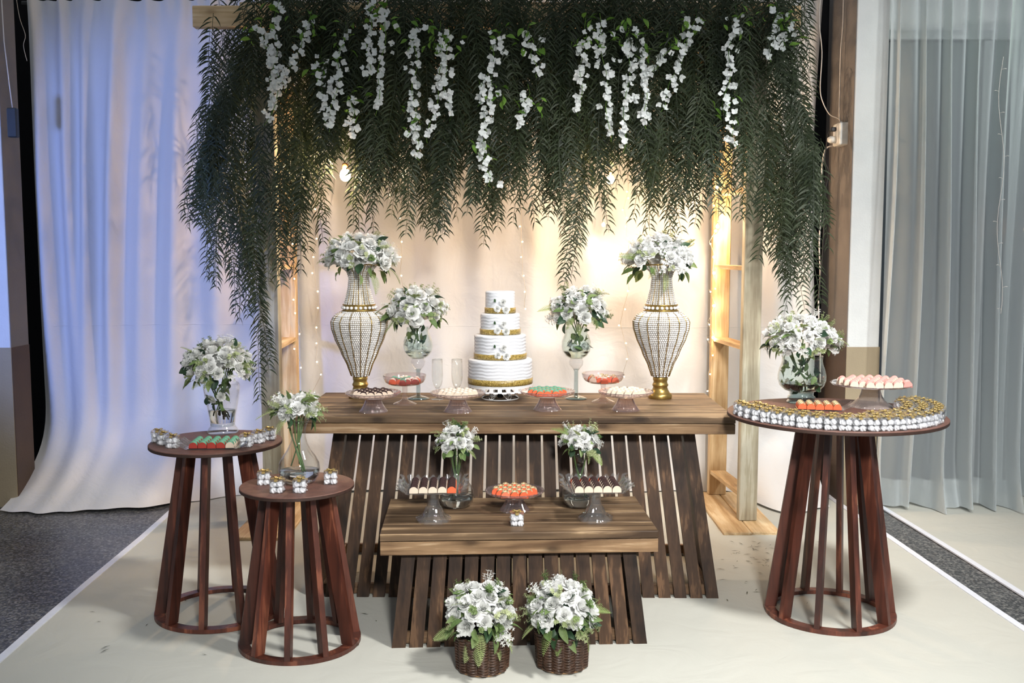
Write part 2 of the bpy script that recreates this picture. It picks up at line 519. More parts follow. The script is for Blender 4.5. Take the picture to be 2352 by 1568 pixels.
# ------------------------------------------------------------------ mesh helpers
class MB:
    def __init__(s):
        s.v = []
        s.f = []

    def add(s, vs_, fs):
        o = len(s.v)
        s.v.extend(tuple(q) for q in vs_)
        s.f.extend(tuple(i + o for i in f) for f in fs)

    def box(s, x0, x1, y0, y1, z0, z1, bev=0.0):
        b = min(bev, (x1 - x0) / 3, (y1 - y0) / 3, (z1 - z0) / 3)
        if b <= 0:
            s.add([(x0, y0, z0), (x1, y0, z0), (x1, y1, z0), (x0, y1, z0), (x0, y0, z1), (x1, y0, z1), (x1, y1, z1), (x0, y1, z1)],
                  [(3, 2, 1, 0), (4, 5, 6, 7), (0, 1, 5, 4), (1, 2, 6, 5), (2, 3, 7, 6), (3, 0, 4, 7)])
            return
        V = []
        for z, i in ((z0, b), (z0 + b, 0), (z1 - b, 0), (z1, b)):
            e = b if i else 0
            V += [(x0 + b, y0 + e, z), (x1 - b, y0 + e, z), (x1 - e, y0 + b, z), (x1 - e, y1 - b, z), (x1 - b, y1 - e, z), (x0 + b, y1 - e, z), (x0 + e, y1 - b, z), (x0 + e, y0 + b, z)]
        Fs = [tuple(range(7, -1, -1)), tuple(range(24, 32))]
        for k in range(3):
            for j in range(8):
                j2 = (j + 1) % 8
                Fs.append((k * 8 + j, k * 8 + j2, k * 8 + 8 + j2, k * 8 + 8 + j))
        s.add(V, Fs)

    def hexa(s, b4, t4):
        """A board given by four bottom and four top corners (counter-clockwise seen from above)."""
        s.add(list(b4) + list(t4), [(3, 2, 1, 0), (4, 5, 6, 7), (0, 1, 5, 4), (1, 2, 6, 5), (2, 3, 7, 6), (3, 0, 4, 7)])

    def lathe(s, prof, n=40, fn=None, c=(0, 0, 0), a0=0.0, a1=2 * PI):
        full = abs(a1 - a0 - 2 * PI) < 1e-6
        k = n if full else n + 1
        V = []
        for r, z in prof:
            for j in range(k):
                a = a0 + (a1 - a0) * j / n
                rr, zz = (r, z) if fn is None else fn(r, z, a)
                V.append((c[0] + rr * math.cos(a), c[1] + rr * math.sin(a), c[2] + zz))
        Fs = []
        for i in range(len(prof) - 1):
            for j in range(n):
                j2 = (j + 1) % k
                Fs.append((i * k + j, i * k + j2, (i + 1) * k + j2, (i + 1) * k + j))
        s.add(V, Fs)

    def tube(s, pts, r, n=6, caps=True):
        pts = [Vector(p) for p in pts]
        V = []
        up = Vector((0.13, 0.31, 0.94))
        for i, p in enumerate(pts):
            t = (pts[min(i + 1, len(pts) - 1)] - pts[max(i - 1, 0)])
            t = t.normalized() if t.length > 1e-9 else Vector((0, 0, 1))
            a = t.cross(up)
            if a.length < 0.1:
                a = t.cross(Vector((1, 0, 0)))
            a.normalize()
            b = t.cross(a)
            rr = r[i] if isinstance(r, (list, tuple)) else r
            for j in range(n):
                q = 2 * PI * j / n
                V.append(p + a * (rr * math.cos(q)) + b * (rr * math.sin(q)))
        Fs = []
        for i in range(len(pts) - 1):
            for j in range(n):
                j2 = (j + 1) % n
                Fs.append((i * n + j, i * n + j2, (i + 1) * n + j2, (i + 1) * n + j))
        if caps:
            Fs.append(tuple(range(n - 1, -1, -1)))
            Fs.append(tuple((len(pts) - 1) * n + j for j in range(n)))
        s.add(V, Fs)

    def torus(s, r, t, z=0, n=40, m=6, c=(0, 0)):
        V = []
        for j in range(n):
            a = 2 * PI * j / n
            for i in range(m):
                b = 2 * PI * i / m
                V.append((c[0] + (r + t * math.cos(b)) * math.cos(a), c[1] + (r + t * math.cos(b)) * math.sin(a), z + t * math.sin(b)))
        s.add(V, [(j * m + i, ((j + 1) % n) * m + i, ((j + 1) % n) * m + (i + 1) % m, j * m + (i + 1) % m) for j in range(n) for i in range(m)])

    def ball(s, c, r, n=8, m=5, sx=1, sy=1, sz=1):
        V = [(c[0], c[1], c[2] - r * sz)]
        for i in range(1, m):
            a = -PI / 2 + PI * i / m
            for j in range(n):
                b = 2 * PI * j / n
                V.append((c[0] + r * sx * math.cos(a) * math.cos(b), c[1] + r * sy * math.cos(a) * math.sin(b), c[2] + r * sz * math.sin(a)))
        V.append((c[0], c[1], c[2] + r * sz))
        Fs = [(0, 1 + (j + 1) % n, 1 + j) for j in range(n)]
        for i in range(m - 2):
            for j in range(n):
                Fs.append((1 + i * n + j, 1 + i * n + (j + 1) % n, 1 + (i + 1) * n + (j + 1) % n, 1 + (i + 1) * n + j))
        l = len(V) - 1
        Fs += [(l, 1 + (m - 2) * n + j, 1 + (m - 2) * n + (j + 1) % n) for j in range(n)]
        s.add(V, Fs)

    def grid(s, nu, nv, fn, closed=False):
        V = [fn(i / nu, j / nv) for j in range(nv + 1) for i in range(nu + 1)]
        s.add(V, [(j * (nu + 1) + i, j * (nu + 1) + i + 1, (j + 1) * (nu + 1) + i + 1, (j + 1) * (nu + 1) + i) for j in range(nv) for i in range(nu)])

    def xf(s, mat):
        s.v = [tuple(mat @ Vector(p)) for p in s.v]
        return s

    def mesh(s, name, mat, smooth=True):
        me = bpy.data.meshes.new(name)
        me.from_pydata(s.v, [], s.f)
        if smooth is True:
            me.polygons.foreach_set('use_smooth', [True] * len(me.polygons))
        me.materials.append(M[mat])
        return me


def link(name, me, parent=None, loc=(0, 0, 0), rot=None, scale=None, mtx=None):
    o = bpy.data.objects.new(name, me)
    col.objects.link(o)
    if parent is not None:
        o.parent = parent
    if mtx is not None:
        o.matrix_basis = mtx
    else:
        o.location = loc
        if rot is not None:
            o.rotation_euler = rot
        if scale is not None:
            o.scale = (scale,) * 3 if not isinstance(scale, (tuple, list)) else scale
    return o


def part(name, mb, mat, parent=None, smooth=True, **kw):
    return link(name, mb.mesh(name, mat, smooth), parent, **kw)


def tag(o, label, cat=None, group=None, kind=None):
    o['label'] = label
    if cat:
        o['category'] = cat
    if group:
        o['group'] = group
    if kind:
        o['kind'] = kind
    return o


def thing(name, label, cat, loc=(0, 0, 0), rz=0.0, group=None):
    o = bpy.data.objects.new(name, None)
    o.empty_display_size = 0.05
    col.objects.link(o)
    o.location = loc
    o.rotation_euler = (0, 0, rz)
    return tag(o, label, cat, group)


def structure(o):
    o['kind'] = 'structure'
    return o


def smoothstep(a, b, x):
    t = min(1, max(0, (x - a) / (b - a)))
    return t * t * (3 - 2 * t)


# ------------------------------------------------------------------ floor, walls, pillars
mb = MB(); mb.box(-6, 6, -2.5, 8, -0.05, 0)
structure(part('floor', mb, 'terrazzo', None, False))
mb = MB(); mb.box(-6, 6, 6.75, 6.85, 0, 3.4)
structure(part('wall_back', mb, 'void_black', None, False))


def pillar(name, x0, x1, y0, y1, zd, side):
    """Painted pier: white above, brown dado below; its inner side is coloured darker for shade."""
    o = bpy.data.objects.new(name, None)
    col.objects.link(o)
    structure(o)
    t = 0.004
    mb = MB(); mb.box(x0, x1, y0, y1, 0, 3.4, 0.004); part('pier_core', mb, 'plaster', o, False)
    mb = MB(); mb.box(x0 - t, x1 + t, y0 - t, y1, 0, zd); part('dado_paint', mb, 'dado', o, False)
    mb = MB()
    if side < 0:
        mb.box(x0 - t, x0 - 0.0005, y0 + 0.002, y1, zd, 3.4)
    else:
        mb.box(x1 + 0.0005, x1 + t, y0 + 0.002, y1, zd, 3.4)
    part('side_shade', mb, 'taupe', o, False)
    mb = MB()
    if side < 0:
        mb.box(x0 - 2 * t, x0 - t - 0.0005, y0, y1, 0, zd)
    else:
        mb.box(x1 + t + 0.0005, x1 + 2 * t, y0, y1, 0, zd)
    part('side_dado_shade', mb, 'dado_dark', o, False)
    return o


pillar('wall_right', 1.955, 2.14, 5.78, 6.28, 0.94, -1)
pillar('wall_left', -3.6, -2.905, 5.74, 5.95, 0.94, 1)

# dark window wall behind the sheer curtains
wn = bpy.data.objects.new('window_1', None); col.objects.link(wn); structure(wn)
mb = MB(); mb.box(2.15, 5.2, 6.55, 6.6, 0.0, 2.84); part('window_pane', mb, 'darkglass', wn, False)
mb = MB(); mb.box(2.15, 5.2, 6.5, 6.62, 2.84, 2.90, 0.004); part('window_frame', mb, 'frame_grey', wn, False)
for x in (3.02, 3.75):
    mb = MB(); mb.box(x, x + 0.05, 6.51, 6.6, 0.0, 2.84, 0.004); part('window_mullion', mb, 'frame_grey', wn, False)
mb = MB(); mb.box(2.15, 5.2, 6.54, 6.62, 2.90, 3.4); structure(part('wall_transom', mb, 'plaster', None, False))


# ------------------------------------------------------------------ carpets with taped edges
def strip(mb, pts, wdt, z0, z1):
    """Flat band along a polyline in plan."""
    for (x0, y0), (x1, y1) in zip(pts[:-1], pts[1:]):
        mb.hexa([(x0, y0, z0), (x0 + wdt, y0, z0), (x1 + wdt, y1, z0), (x1, y1, z0)], [(x0, y0, z1), (x0 + wdt, y0, z1), (x1 + wdt, y1, z1), (x1, y1, z1)])


def carpet(label, xl, xr, y0, y1, tapes):
    """xl, xr: (x at y=4, slope); built as a gently uneven sheet."""
    c = thing('carpet', label, 'carpet', (0, 0, 0), 0, 'cream carpets laid over the stone floor')
    n, q = 60, 90

    def fn(u, v):
        y = y0 + (y1 - y0) * v
        a = xl[0] + xl[1] * (y - 4)
        b = xr[0] + xr[1] * (y - 4)
        x = a + (b - a) * u
        e = min(1, u * 25, (1 - u) * 25)
        z = 0.006 + e * 0.0022 * (math.sin(y * 9 + 1.3 * math.sin(x * 2.1)) * math.sin(x * 1.7 + 1) + 0.6 * math.sin(y * 23 + x * 3))
        return (x, y, z)
    mb = MB(); mb.grid(n, q, fn)
    part('cloth', mb, 'carpet', c)
    for (tx, ts, wd) in tapes:
        mb = MB()
        ys = [y0 + (y1 - y0) * i / 14 for i in range(15)]
        strip(mb, [(tx + ts * (y - 4) + 0.004 * math.sin(y * 4.1), y) for y in ys], wd, 0.0035, 0.0105)
        part('edge_tape', mb, 'tape', c, False)


carpet('wide cream cloth carpet under all the display tables', (-1.895, -0.036), (2.03, -0.045), -1.5, 6.2, [(-1.915, -0.036, 0.033), (2.005, -0.045, 0.032)])
carpet('cream cloth carpet strip under the sheer window curtains', (2.24, -0.045), (4.6, -0.045), -1.5, 6.4, [(2.225, -0.045, 0.032)])

# ------------------------------------------------------------------ curtains
def px2x(px, Y=6.15):
    return (px - 1176) / FPX * (Y + 0.02)


FOLDS = [(px2x(112), 0.050, 0.070, 0.02), (px2x(172), 0.045, 0.060, 0.01), (px2x(222), 0.040, 0.062, -0.02), (px2x(296), 0.050, 0.075, -0.05), (px2x(360), 0.06, 0.03, -0.05),
         (px2x(432), 0.07, 0.060, -0.04), (px2x(520), 0.08, 0.05, -0.03), (px2x(600), 0.09, 0.05, 0), (px2x(700), 0.06, 0.05, 0), (px2x(770), 0.10, 0.055, 0.01),
         (px2x(880), 0.10, 0.05, -0.02), (px2x(1000), 0.10, 0.05, 0.02), (px2x(1100), 0.08, 0.045, 0), (px2x(1230), 0.10, 0.05, -0.01), (px2x(1350), 0.11, 0.05, 0.01),
         (px2x(1480), 0.09, 0.05, 0), (px2x(1590), 0.09, 0.05, 0), (px2x(1700), 0.08, 0.05, 0), (px2x(1780), 0.07, 0.06, 0), (px2x(1850), 0.05, 0.05, 0)]
ZT = 2.985


def curtain_pt(u, v):
    x0, x1 = -2.90, 1.85
    x = x0 + (x1 - x0) * u
    z = ZT * v + 0.012
    dz = ZT - z
    y = 6.15
    grow = 0.45 + 0.55 * smoothstep(0.0, 1.2, dz)
    fade = 1 - 0.55 * smoothstep(1.6, 2.8, dz)
    f = 0
    for xc, wd, am, dr in FOLDS:
        xx = xc + dr * dz
        ww = wd * (0.75 + 0.18 * dz)
        f += am * math.exp(-((x - xx) / ww) ** 2) * grow
    f *= fade * (1 + 0.45 * smoothstep(-1.5, -1.9, x))
    # crisp gathers under the top hem
    f += 0.016 * math.sin(x * 62 + 2 * math.sin(x * 7)) * math.exp(-dz / 0.10)
    f += 0.010 * math.sin(x * 11 + z * 1.1) + 0.006 * math.sin(x * 23 - z * 2)
    # bottom of the cloth swept forward on the floor
    sw = 0.50 * smoothstep(-1.35, -2.4, x) + 0.06 + 0.58 * smoothstep(1.32, 1.55, x) * (1 - 0.3 * smoothstep(1.6, 1.85, x))
    k = max(0, 1 - z / 0.62)
    y -= f + sw * k ** 3.2
    x += -0.05 * k ** 2 * smoothstep(-2.3, -2.9, x)
    if x > 1.2:
        x += 0.02 * math.sin(z * 2.4) * (x - 1.2) / 0.6
    z += 0.010 * math.sin(x * 5.0) * k * k
    return (x, y, max(z, 0.012))


ct = thing('backdrop_curtain', 'long white cotton backdrop curtain hanging behind the wooden frame', 'curtain')
mb = MB(); mb.grid(380, 70, curtain_pt); part('cloth', mb, 'curtain', ct)
mb = MB()
pts = []
for i in range(200):
    u = i / 199
    p = curtain_pt(u, (1.025 + 0.01 * math.sin(u * 6)) / ZT)
    pts.append((p[0], p[1] - 0.0002, p[2]))
mb.tube(pts, 0.0013, 4); part('seam', mb, 'curtain', ct)
mb = MB()
mb.tube([(-2.98 + 4.85 * i / 40, 6.22, ZT + 0.012) for i in range(41)], 0.014, 8); part('curtain_rod', mb, 'black_cable', ct)


def sheer(label, xa, xb, Y, seed, pitch, loc_extra=0.0):
    r = random.Random(seed)
    ph = [r.uniform(0, 6.3) for _ in range(6)]
    t = thing('sheer_curtain', label, 'curtain', (0, 0, 0), 0, 'sheer window curtains')

    def fn(u, v):
        x = xa + (xb - xa) * u
        z = 0.018 + 2.96 * v
        dz = 2.98 - z
        s = x + 0.022 * math.sin(z * 1.3 + ph[0] + x * 6)
        a = 0.07 * (0.55 + 0.45 * smoothstep(0, 1.5, dz))
        yy = a * math.sin(s * 2 * PI / pitch + ph[1] + 1.6 * math.sin(s * 3.1 + ph[2])) + 0.028 * math.sin(s * 2 * PI / pitch * 1.9 + ph[3])
        k = max(0, 1 - z / 0.35)
        yy -= 0.05 * k * k * (1 + math.sin(x * 14 + ph[4]))
        zz = z + 0.012 * k * math.sin(x * 17 + ph[5])
        return (x + 0.012 * math.cos(s * 2 * PI / pitch), Y + yy, max(zz, 0.012))
    mb = MB(); mb.grid(260, 46, fn); part('voile', mb, 'sheer', t)
    mb = MB(); mb.grid(260, 2, lambda u, v: (lambda p: (p[0], p[1] + 0.004, p[2]))(fn(u, v * 0.052))); part('bottom_hem', mb, 'sheer', t)
    mb = MB(); mb.tube([(xa - 0.03 + (xb - xa + 0.06) * i / 20, Y, 2.99) for i in range(21)], 0.012, 8); part('curtain_rod', mb, 'frame_grey', t)
    return fn


sh = sheer('pale grey sheer curtain with deep folds beside the white pillar', 2.10, 2.92, 5.70, 3, 0.15)
sheer('second sheer curtain hanging further back at the picture edge', 2.96, 3.75, 6.05, 8, 0.13)

# unlit thin light string hanging down the sheer curtain
t = thing('unlit_light_string', 'thin unlit white light string hanging on the sheer curtain', 'light string')
mb = MB(); pts = []
for i in range(60):
    y = 130 + (720 - 130) * i / 59
    p = aty(2302 + 7 * math.sin(y * 0.021) - (y - 130) * 0.012, y, 5.55)
    pts.append(p)
mb.tube(pts, 0.0016, 5); part('wire', mb, 'white_cable', t)
for i in range(3, 60, 5):
    mb = MB(); p = pts[i]; sg = 1 if i % 2 else -1
    mb.tube([p, p + Vector((0.018 * sg, -0.003, 0.006)), p + Vector((0.026 * sg, -0.004, 0.004))], [0.001, 0.0016, 0.0022], 5); part('led', mb, 'white_cable', t)

# added glowing globe, stands in for warm reflections behind the far sheer
t = thing('warm_glow_globe', 'small glowing globe added for warm reflections behind the far sheer curtain', 'light glow', aty(2372, 545, 6.35))
mb = MB(); mb.lathe([(0.002, 0), (0.04, 0.01), (0.055, 0.05), (0.04, 0.10), (0.02, 0.12)], 16); part('globe', mb, 'ember', t)
mb = MB(); mb.lathe([(0.02, 0.12), (0.03, 0.13), (0.03, 0.16), (0.001, 0.165)], 14); mb.box(-0.01, 0.01, 0.0, 0.2, 0.14, 0.155); part('bracket', mb, 'brass', t)


# ------------------------------------------------------------------ wooden frame (two ladder towers and top beams)
fr = thing('wooden_frame', 'raw pine garden frame of two ladder towers and top beams', 'frame')


def board(name, mat, x0, x1, y0, y1, z0, z1, parent, bev=0.004, rz=0.0, c=None):
    """One board, its object origin at the board's middle so that its grain is its own."""
    cx, cy_, cz = (x0 + x1) / 2, (y0 + y1) / 2, (z0 + z1) / 2
    mb = MB(); mb.box(x0 - cx, x1 - cx, y0 - cy_, y1 - cy_, z0 - cz, z1 - cz, bev)
    return part(name, mb, mat, parent, False, loc=(cx, cy_, cz), rot=(0, 0, rz))


for sgn, fx, bx_, pl in ((1, (1.246, 1.344), (1.195, 1.300), (1.115, 1.42)), (-1, (-1.362, -1.258), (-1.395, -1.290), (-1.46, -1.17))):
    board('front_post', 'pine_grey', fx[0], fx[1], 5.355, 5.42, 0.022, 2.70, fr)
    board('back_post', 'pine', bx_[0], bx_[1], 5.94, 6.00, 0.022, 2.70, fr)
    board('base_plank', 'pine_y', pl[0], pl[0] + (pl[1] - pl[0]) * 0.49, 5.04 if sgn < 0 else 5.13, 6.02, 0.0, 0.022, fr)
    board('base_plank', 'pine_y', pl[0] + (pl[1] - pl[0]) * 0.5, pl[1], 5.04 if sgn < 0 else 5.14, 6.02, 0.0, 0.022, fr)
    xa, xb = (fx[0] + 0.004, fx[1] - 0.01)
    for yp in (440, 614, 787, 1105):
        z = aty(1690, yp, 5.7).z
        mb = MB()
        xc = (xa + xb) / 2
        xd = (bx_[0] + bx_[1]) / 2
        wv = 0.045
        mb.hexa([(xc - wv, 5.42, z - 0.011), (xc + wv, 5.42, z - 0.011), (xd + wv, 5.94, z - 0.011), (xd - wv, 5.94, z - 0.011)],
                [(xc - wv, 5.42, z + 0.011), (xc + wv, 5.42, z + 0.011), (xd + wv, 5.94, z + 0.011), (xd - wv, 5.94, z + 0.011)])
        part('rung', mb, 'pine_y', fr, False)
    board('side_beam', 'pine_y', fx[0] + 0.01, fx[1] - 0.01, 5.356, 6.05, 2.705, 2.79, fr)
board('front_beam', 'pine_x', -1.66, 1.50, 5.30, 5.354, 2.655, 2.765, fr)
board('back_beam', 'pine_x', -1.55, 1.50, 6.0, 6.05, 2.60, 2.70, fr)
board('middle_beam', 'pine_x', -1.50, 1.46, 5.62, 5.68, 2.79, 2.86, fr)


# ------------------------------------------------------------------ display tables with slatted bases
def slat_table(label, name, cx, cy_, rz, W, D, Hh, face, top, bot, n_front, n_side, dtop, dbot, group):
    """top/bot: half width of the slatted base under the top and at the floor; dtop/dbot: front offset from the table centre."""
    t = thing(name, label, 'table', (cx, cy_, 0), rz, group)
    nb = 4
    for i in range(nb):
        y0 = -D / 2 + D * i / nb + (0.0 if i == 0 else 0.0008)
        y1 = -D / 2 + D * (i + 1) / nb - 0.0008
        board('top_board', 'oak', -W / 2, W / 2, y0, y1, Hh - 0.028, Hh, t, 0.0025)
    zf0, zf1 = Hh - face, Hh - 0.0285
    board('front_fascia', 'oak_face', -W / 2 + 0.001, W / 2 - 0.001, -D / 2 + 0.001, -D / 2 + 0.026, zf0, zf0 + (zf1 - zf0) * 0.97, t, 0.002)
    board('back_fascia', 'oak_face', -W / 2 + 0.001, W / 2 - 0.001, D / 2 - 0.026, D / 2 - 0.001, zf0, zf1 - 0.001, t, 0.002)
    for s_ in (-1, 1):
        xa, xb = sorted((s_ * (W / 2 - 0.001), s_ * (W / 2 - 0.026)))
        board('end_fascia', 'oak_face', xa, xb, -D / 2 + 0.0265, D / 2 - 0.0265, zf0, zf1 - 0.001, t, 0.002)
    z1 = zf0 + 0.02
    sw = 0.0515
    th = 0.020

    def slat(p0, p1, along, norm):
        """Board from p0 on the floor to p1 under the top."""
        a = Vector(along) * sw / 2
        n_ = Vector(norm) * th / 2
        b4 = [p0 - a - n_, p0 + a - n_, p0 + a + n_, p0 - a + n_]
        t4 = [p1 - a - n_, p1 + a - n_, p1 + a + n_, p1 - a + n_]
        c = (p0 + p1) / 2
        mb = MB(); mb.hexa([q - c for q in b4], [q - c for q in t4])
        part('slat', mb, 'slat', t, False, loc=c)
    for i in range(n_front):
        q = -1 + 2 * i / (n_front - 1)
        slat(Vector((q * (bot - sw / 2), dbot, 0.0065)), Vector((q * (top - sw / 2), dtop, z1)), (1, 0, 0), (0, 1, 0))
    for s_ in (-1, 1):
        for i in range(n_side):
            q = (i + 0.7) / n_side
            yb = dbot + 0.03 + (-2 * dbot - 0.1) * q
            yt = dtop + 0.03 + (-2 * dtop - 0.1) * q
            slat(Vector((s_ * (bot - 0.012), yb, 0.0065)), Vector((s_ * (top - 0.012), yt, z1)), (0, 1, 0), (1, 0, 0))
    k = 0.045 / z1
    for z, kk in ((0.03, 0.05), (zf0 - 0.02, 0.97)):
        h2 = 0.026
        yb = dbot + (dtop - dbot) * kk + th / 2 + 0.004
        hw = bot + (top - bot) * kk - 0.03
        board('front_rail', 'rail', -hw, hw, yb, yb + 0.022, z - h2 + 0.008, z + h2, t, 0.002)
        board('back_rail', 'rail', -hw, hw, -yb - 0.022, -yb, z - h2 + 0.008, z + h2, t, 0.002)
        for s_ in (-1, 1):
            xa, xb = sorted((s_ * (hw + 0.002), s_ * (hw - 0.02)))
            board('side_rail', 'rail', xa, xb, yb + 0.024, -yb - 0.024, z - h2 + 0.008, z + h2, t, 0.002)
    return t


ZM, ZLOW, ZR, ZL, ZS = 0.80, 0.44, 0.84, 0.72, 0.62
slat_table('long dark wood display table with slatted base carrying the cake', 'display_table', 0.01, 4.52, R(-0.6), 1.875, 0.72, ZM, 0.073, 0.785, 0.885, 26, 9, -0.20, -0.325, 'slatted display tables')
slat_table('low dark wood display table with slatted base before the long table', 'display_table', 0.018, 3.945, R(2.6), 1.055, 0.54, ZLOW, 0.082, 0.445, 0.485, 15, 6, -0.215, -0.278, 'slatted display tables')


def round_table(label, cx, cy_, rt, Hh, rr, rtop, n, a0):
    t = thing('pedestal_table', label, 'table', (cx, cy_, 0), 0, 'round pedestal tables')
    mb = MB(); mb.lathe([(0.0005, Hh), (rt - 0.002, Hh), (rt, Hh - 0.002), (rt, Hh - 0.003)], 96); part('tabletop', mb, 'mahog_top', t, False)
    mb = MB(); mb.lathe([(rt, Hh - 0.003), (rt, Hh - 0.013), (rt - 0.002, Hh - 0.015), (0.0005, Hh - 0.015)], 96); part('tabletop_edge', mb, 'mahog_edge', t, False)
    z0 = 0.007
    mb = MB(); mb.lathe([(rr, z0), (rr, z0 + 0.016), (rr - 0.042, z0 + 0.016), (rr - 0.042, z0), (rr, z0)], 96); part('base_ring', mb, 'mahog', t, False)
    for i in range(n):
        a = a0 + 2 * PI * i / n
        er, et = Vector((math.cos(a), math.sin(a), 0)), Vector((-math.sin(a), math.cos(a), 0))
        zb, zt = z0 + 0.016, Hh - 0.015
        ro, ri = rr - 0.002, rr - 0.048
        to, ti = rtop, rtop - 0.046
        hw = 0.0110
        b4 = [er * ri - et * hw, er * ro - et * hw, er * ro + et * hw, er * ri + et * hw]
        t4 = [er * ti - et * hw, er * to - et * hw, er * to + et * hw, er * ti + et * hw]
        c = er * ((ro + to) / 2 - 0.03) + Vector((0, 0, Hh / 2))
        mb = MB(); mb.hexa([q + Vector((0, 0, zb)) - c for q in b4], [q + Vector((0, 0, zt)) - c for q in t4])
        part('leg', mb, 'mahog', t, False, loc=c)
    return t


CR, CL, CS = (1.315, 4.01), (-1.215, 4.035), (-0.812, 3.70)
round_table('tall round mahogany pedestal table crowded with rows of favour boxes', *CR, 0.43, ZR, 0.262, 0.145, 10, R(-82))
round_table('round mahogany pedestal table in front of the curtain carrying the footed urn', *CL, 0.265, ZL, 0.262, 0.15, 10, R(-90))
round_table('short round mahogany stool table with a flower carafe and four boxes', *CS, 0.213, ZS, 0.23, 0.135, 10, R(-90))

# ------------------------------------------------------------------ flowers: shared meshes
def petal(mb, th, r0, r1, h, wd, curl, z0=0.0, tip=0.55):
    nu, nv = 4, 4

    def fn(u, v):
        q = u * 2 - 1
        a = wd * (0.3 + 0.7 * math.sin(min(1, v * 1.3) * PI / 2)) * (1 - tip * max(0, (v - 0.62) / 0.38) ** 2)
        rad = r0 + (r1 - r0) * v ** 1.5 + 0.10 * q * q * v * (r1 - r0)
        z = z0 + h * v - curl * max(0, v - 0.55) ** 2 * 3 - 0.07 * q * q * v
        return (rad * math.cos(th + a * q), rad * math.sin(th + a * q), z)
    mb.grid(nu, nv, fn)


def rose_mesh(seed):
    r = random.Random(seed)
    mb = MB()
    for ring, (n, r0, r1, h, wd, curl) in enumerate([(5, 0.32, 0.96, 0.64, 0.74, 0.40), (5, 0.29, 0.78, 0.82, 0.76, 0.24), (5, 0.24, 0.60, 0.94, 0.76, 0.12), (4, 0.17, 0.42, 1.02, 0.9, 0.03), (3, 0.10, 0.26, 1.06, 1.15, 0.0)]):
        o = r.uniform(0, 6)
        for i in range(n):
            petal(mb, o + 2 * PI * i / n + r.uniform(-0.12, 0.12), r0, r1 * r.uniform(0.92, 1.06), h * r.uniform(0.95, 1.05), wd, curl * r.uniform(0.7, 1.3))
    # spiral heart
    mb.grid(26, 2, lambda u, v: ((0.02 + 0.12 * u) * math.cos(u * 13), (0.02 + 0.12 * u) * math.sin(u * 13), 0.45 + v * 0.55 - 0.02 * u))
    mb.lathe([(0.05, -0.35), (0.16, -0.18), (0.30, 0.02), (0.26, 0.3), (0.02, 0.4)], 8)
    return mb.mesh('rose', 'petal')


ROSES = [rose_mesh(i) for i in range(4)]


def leaf_mesh(name, mat, wd=0.34, droop=0.25, n=6, serr=0.0):
    """Unit-long leaf along +X, lying in XY, folded on its midrib."""
    mb = MB()

    def fn(u, v):
        q = v * 2 - 1
        w_ = wd * math.sin(PI * min(1, u * 0.96 + 0.02)) ** 0.8 * (1 - 0.25 * u)
        return (u, w_ * q, 0.10 * abs(q) * math.sin(PI * u) - droop * u * u)
    mb.grid(n, 4, fn)
    mb.tube([(-0.25, 0, 0.02), (0, 0, 0)], 0.016, 4)
    return mb.mesh(name, mat)


LEAVES = [leaf_mesh('leaf', 'leaf_mid'), leaf_mesh('leaf', 'leaf_dark', 0.40, 0.15), leaf_mesh('leaf', 'leaf_mid', 0.28, 0.5), leaf_mesh('leaf', 'leaf_dark', 0.33, 0.4)]
LIME = [leaf_mesh('lime_leaf', 'lime', 0.3, 0.3), leaf_mesh('lime_leaf', 'lime', 0.26, 0.1)]


def fern_mesh(seed):
    r = random.Random(seed)
    mb = MB()
    n = 15
    bend = r.uniform(0.25, 0.6)

    def mid(u):
        return Vector((u, 0.05 * math.sin(u * 3), -bend * u * u))
    mb.tube([mid(i / 8) for i in range(9)], 0.011, 4)
    for i in range(n):
        u = 0.10 + 0.88 * i / n
        l = 0.24 * math.sin(PI * (0.18 + 0.80 * u)) + 0.02
        p = mid(u)
        for s in (-1, 1):
            tip = p + Vector((0.45 * l, s * l, -0.15 * l))
            wv = Vector((0.028, 0, 0.0))
            md = (p + tip) / 2 + Vector((0, 0, 0.02))
            mb.add([p - wv * 0.6, p + wv * 0.6, md + wv, tip, md - wv], [(0, 1, 2, 4), (4, 2, 3)])
    return mb.mesh('fern_frond', 'fern', False)


FERNS = [fern_mesh(i) for i in range(3)]


def sprig_mesh(seed, mat):
    """Unit spray of thin stalks with small five-lobed florets along +Z."""
    r = random.Random(seed)
    mb = MB()
    for k in range(5):
        a = r.uniform(0, 6.28)
        sp = r.uniform(0.1, 0.5)
        tip = Vector((sp * math.cos(a), sp * math.sin(a), r.uniform(0.65, 1.0)))
        mb.tube([(0, 0, 0), tip * 0.5 + Vector((0, 0, 0.08)), tip], 0.016, 3)
        for j in range(3):
            c = tip * (1 - 0.22 * j) + Vector((r.uniform(-1, 1), r.uniform(-1, 1), r.uniform(-0.5, 0.5))) * 0.07
            for q in range(5):
                b = q * 2 * PI / 5 + j
                d = Vector((math.cos(b), math.sin(b), 0.45))
                s = Vector((-math.sin(b), math.cos(b), 0))
                mb.add([c, c + d * 0.08 + s * 0.05, c + d * 0.17, c + d * 0.08 - s * 0.05], [(0, 1, 2, 3)])
    return mb.mesh('filler_sprig', mat, False)


SPRIGS = [sprig_mesh(1, 'leaf_pale'), sprig_mesh(2, 'leaf_pale'), sprig_mesh(3, 'petal'), sprig_mesh(4, 'leaf_mid')]
mb = MB(); mb.tube([(0.10 * math.sin(i * 0.9) * i / 12, 0.08 * math.cos(i * 0.9) * i / 12, i / 12) for i in range(13)], [0.02 - 0.0011 * i for i in range(13)], 4)
TENDRIL = mb.mesh('tendril', 'leaf_pale')


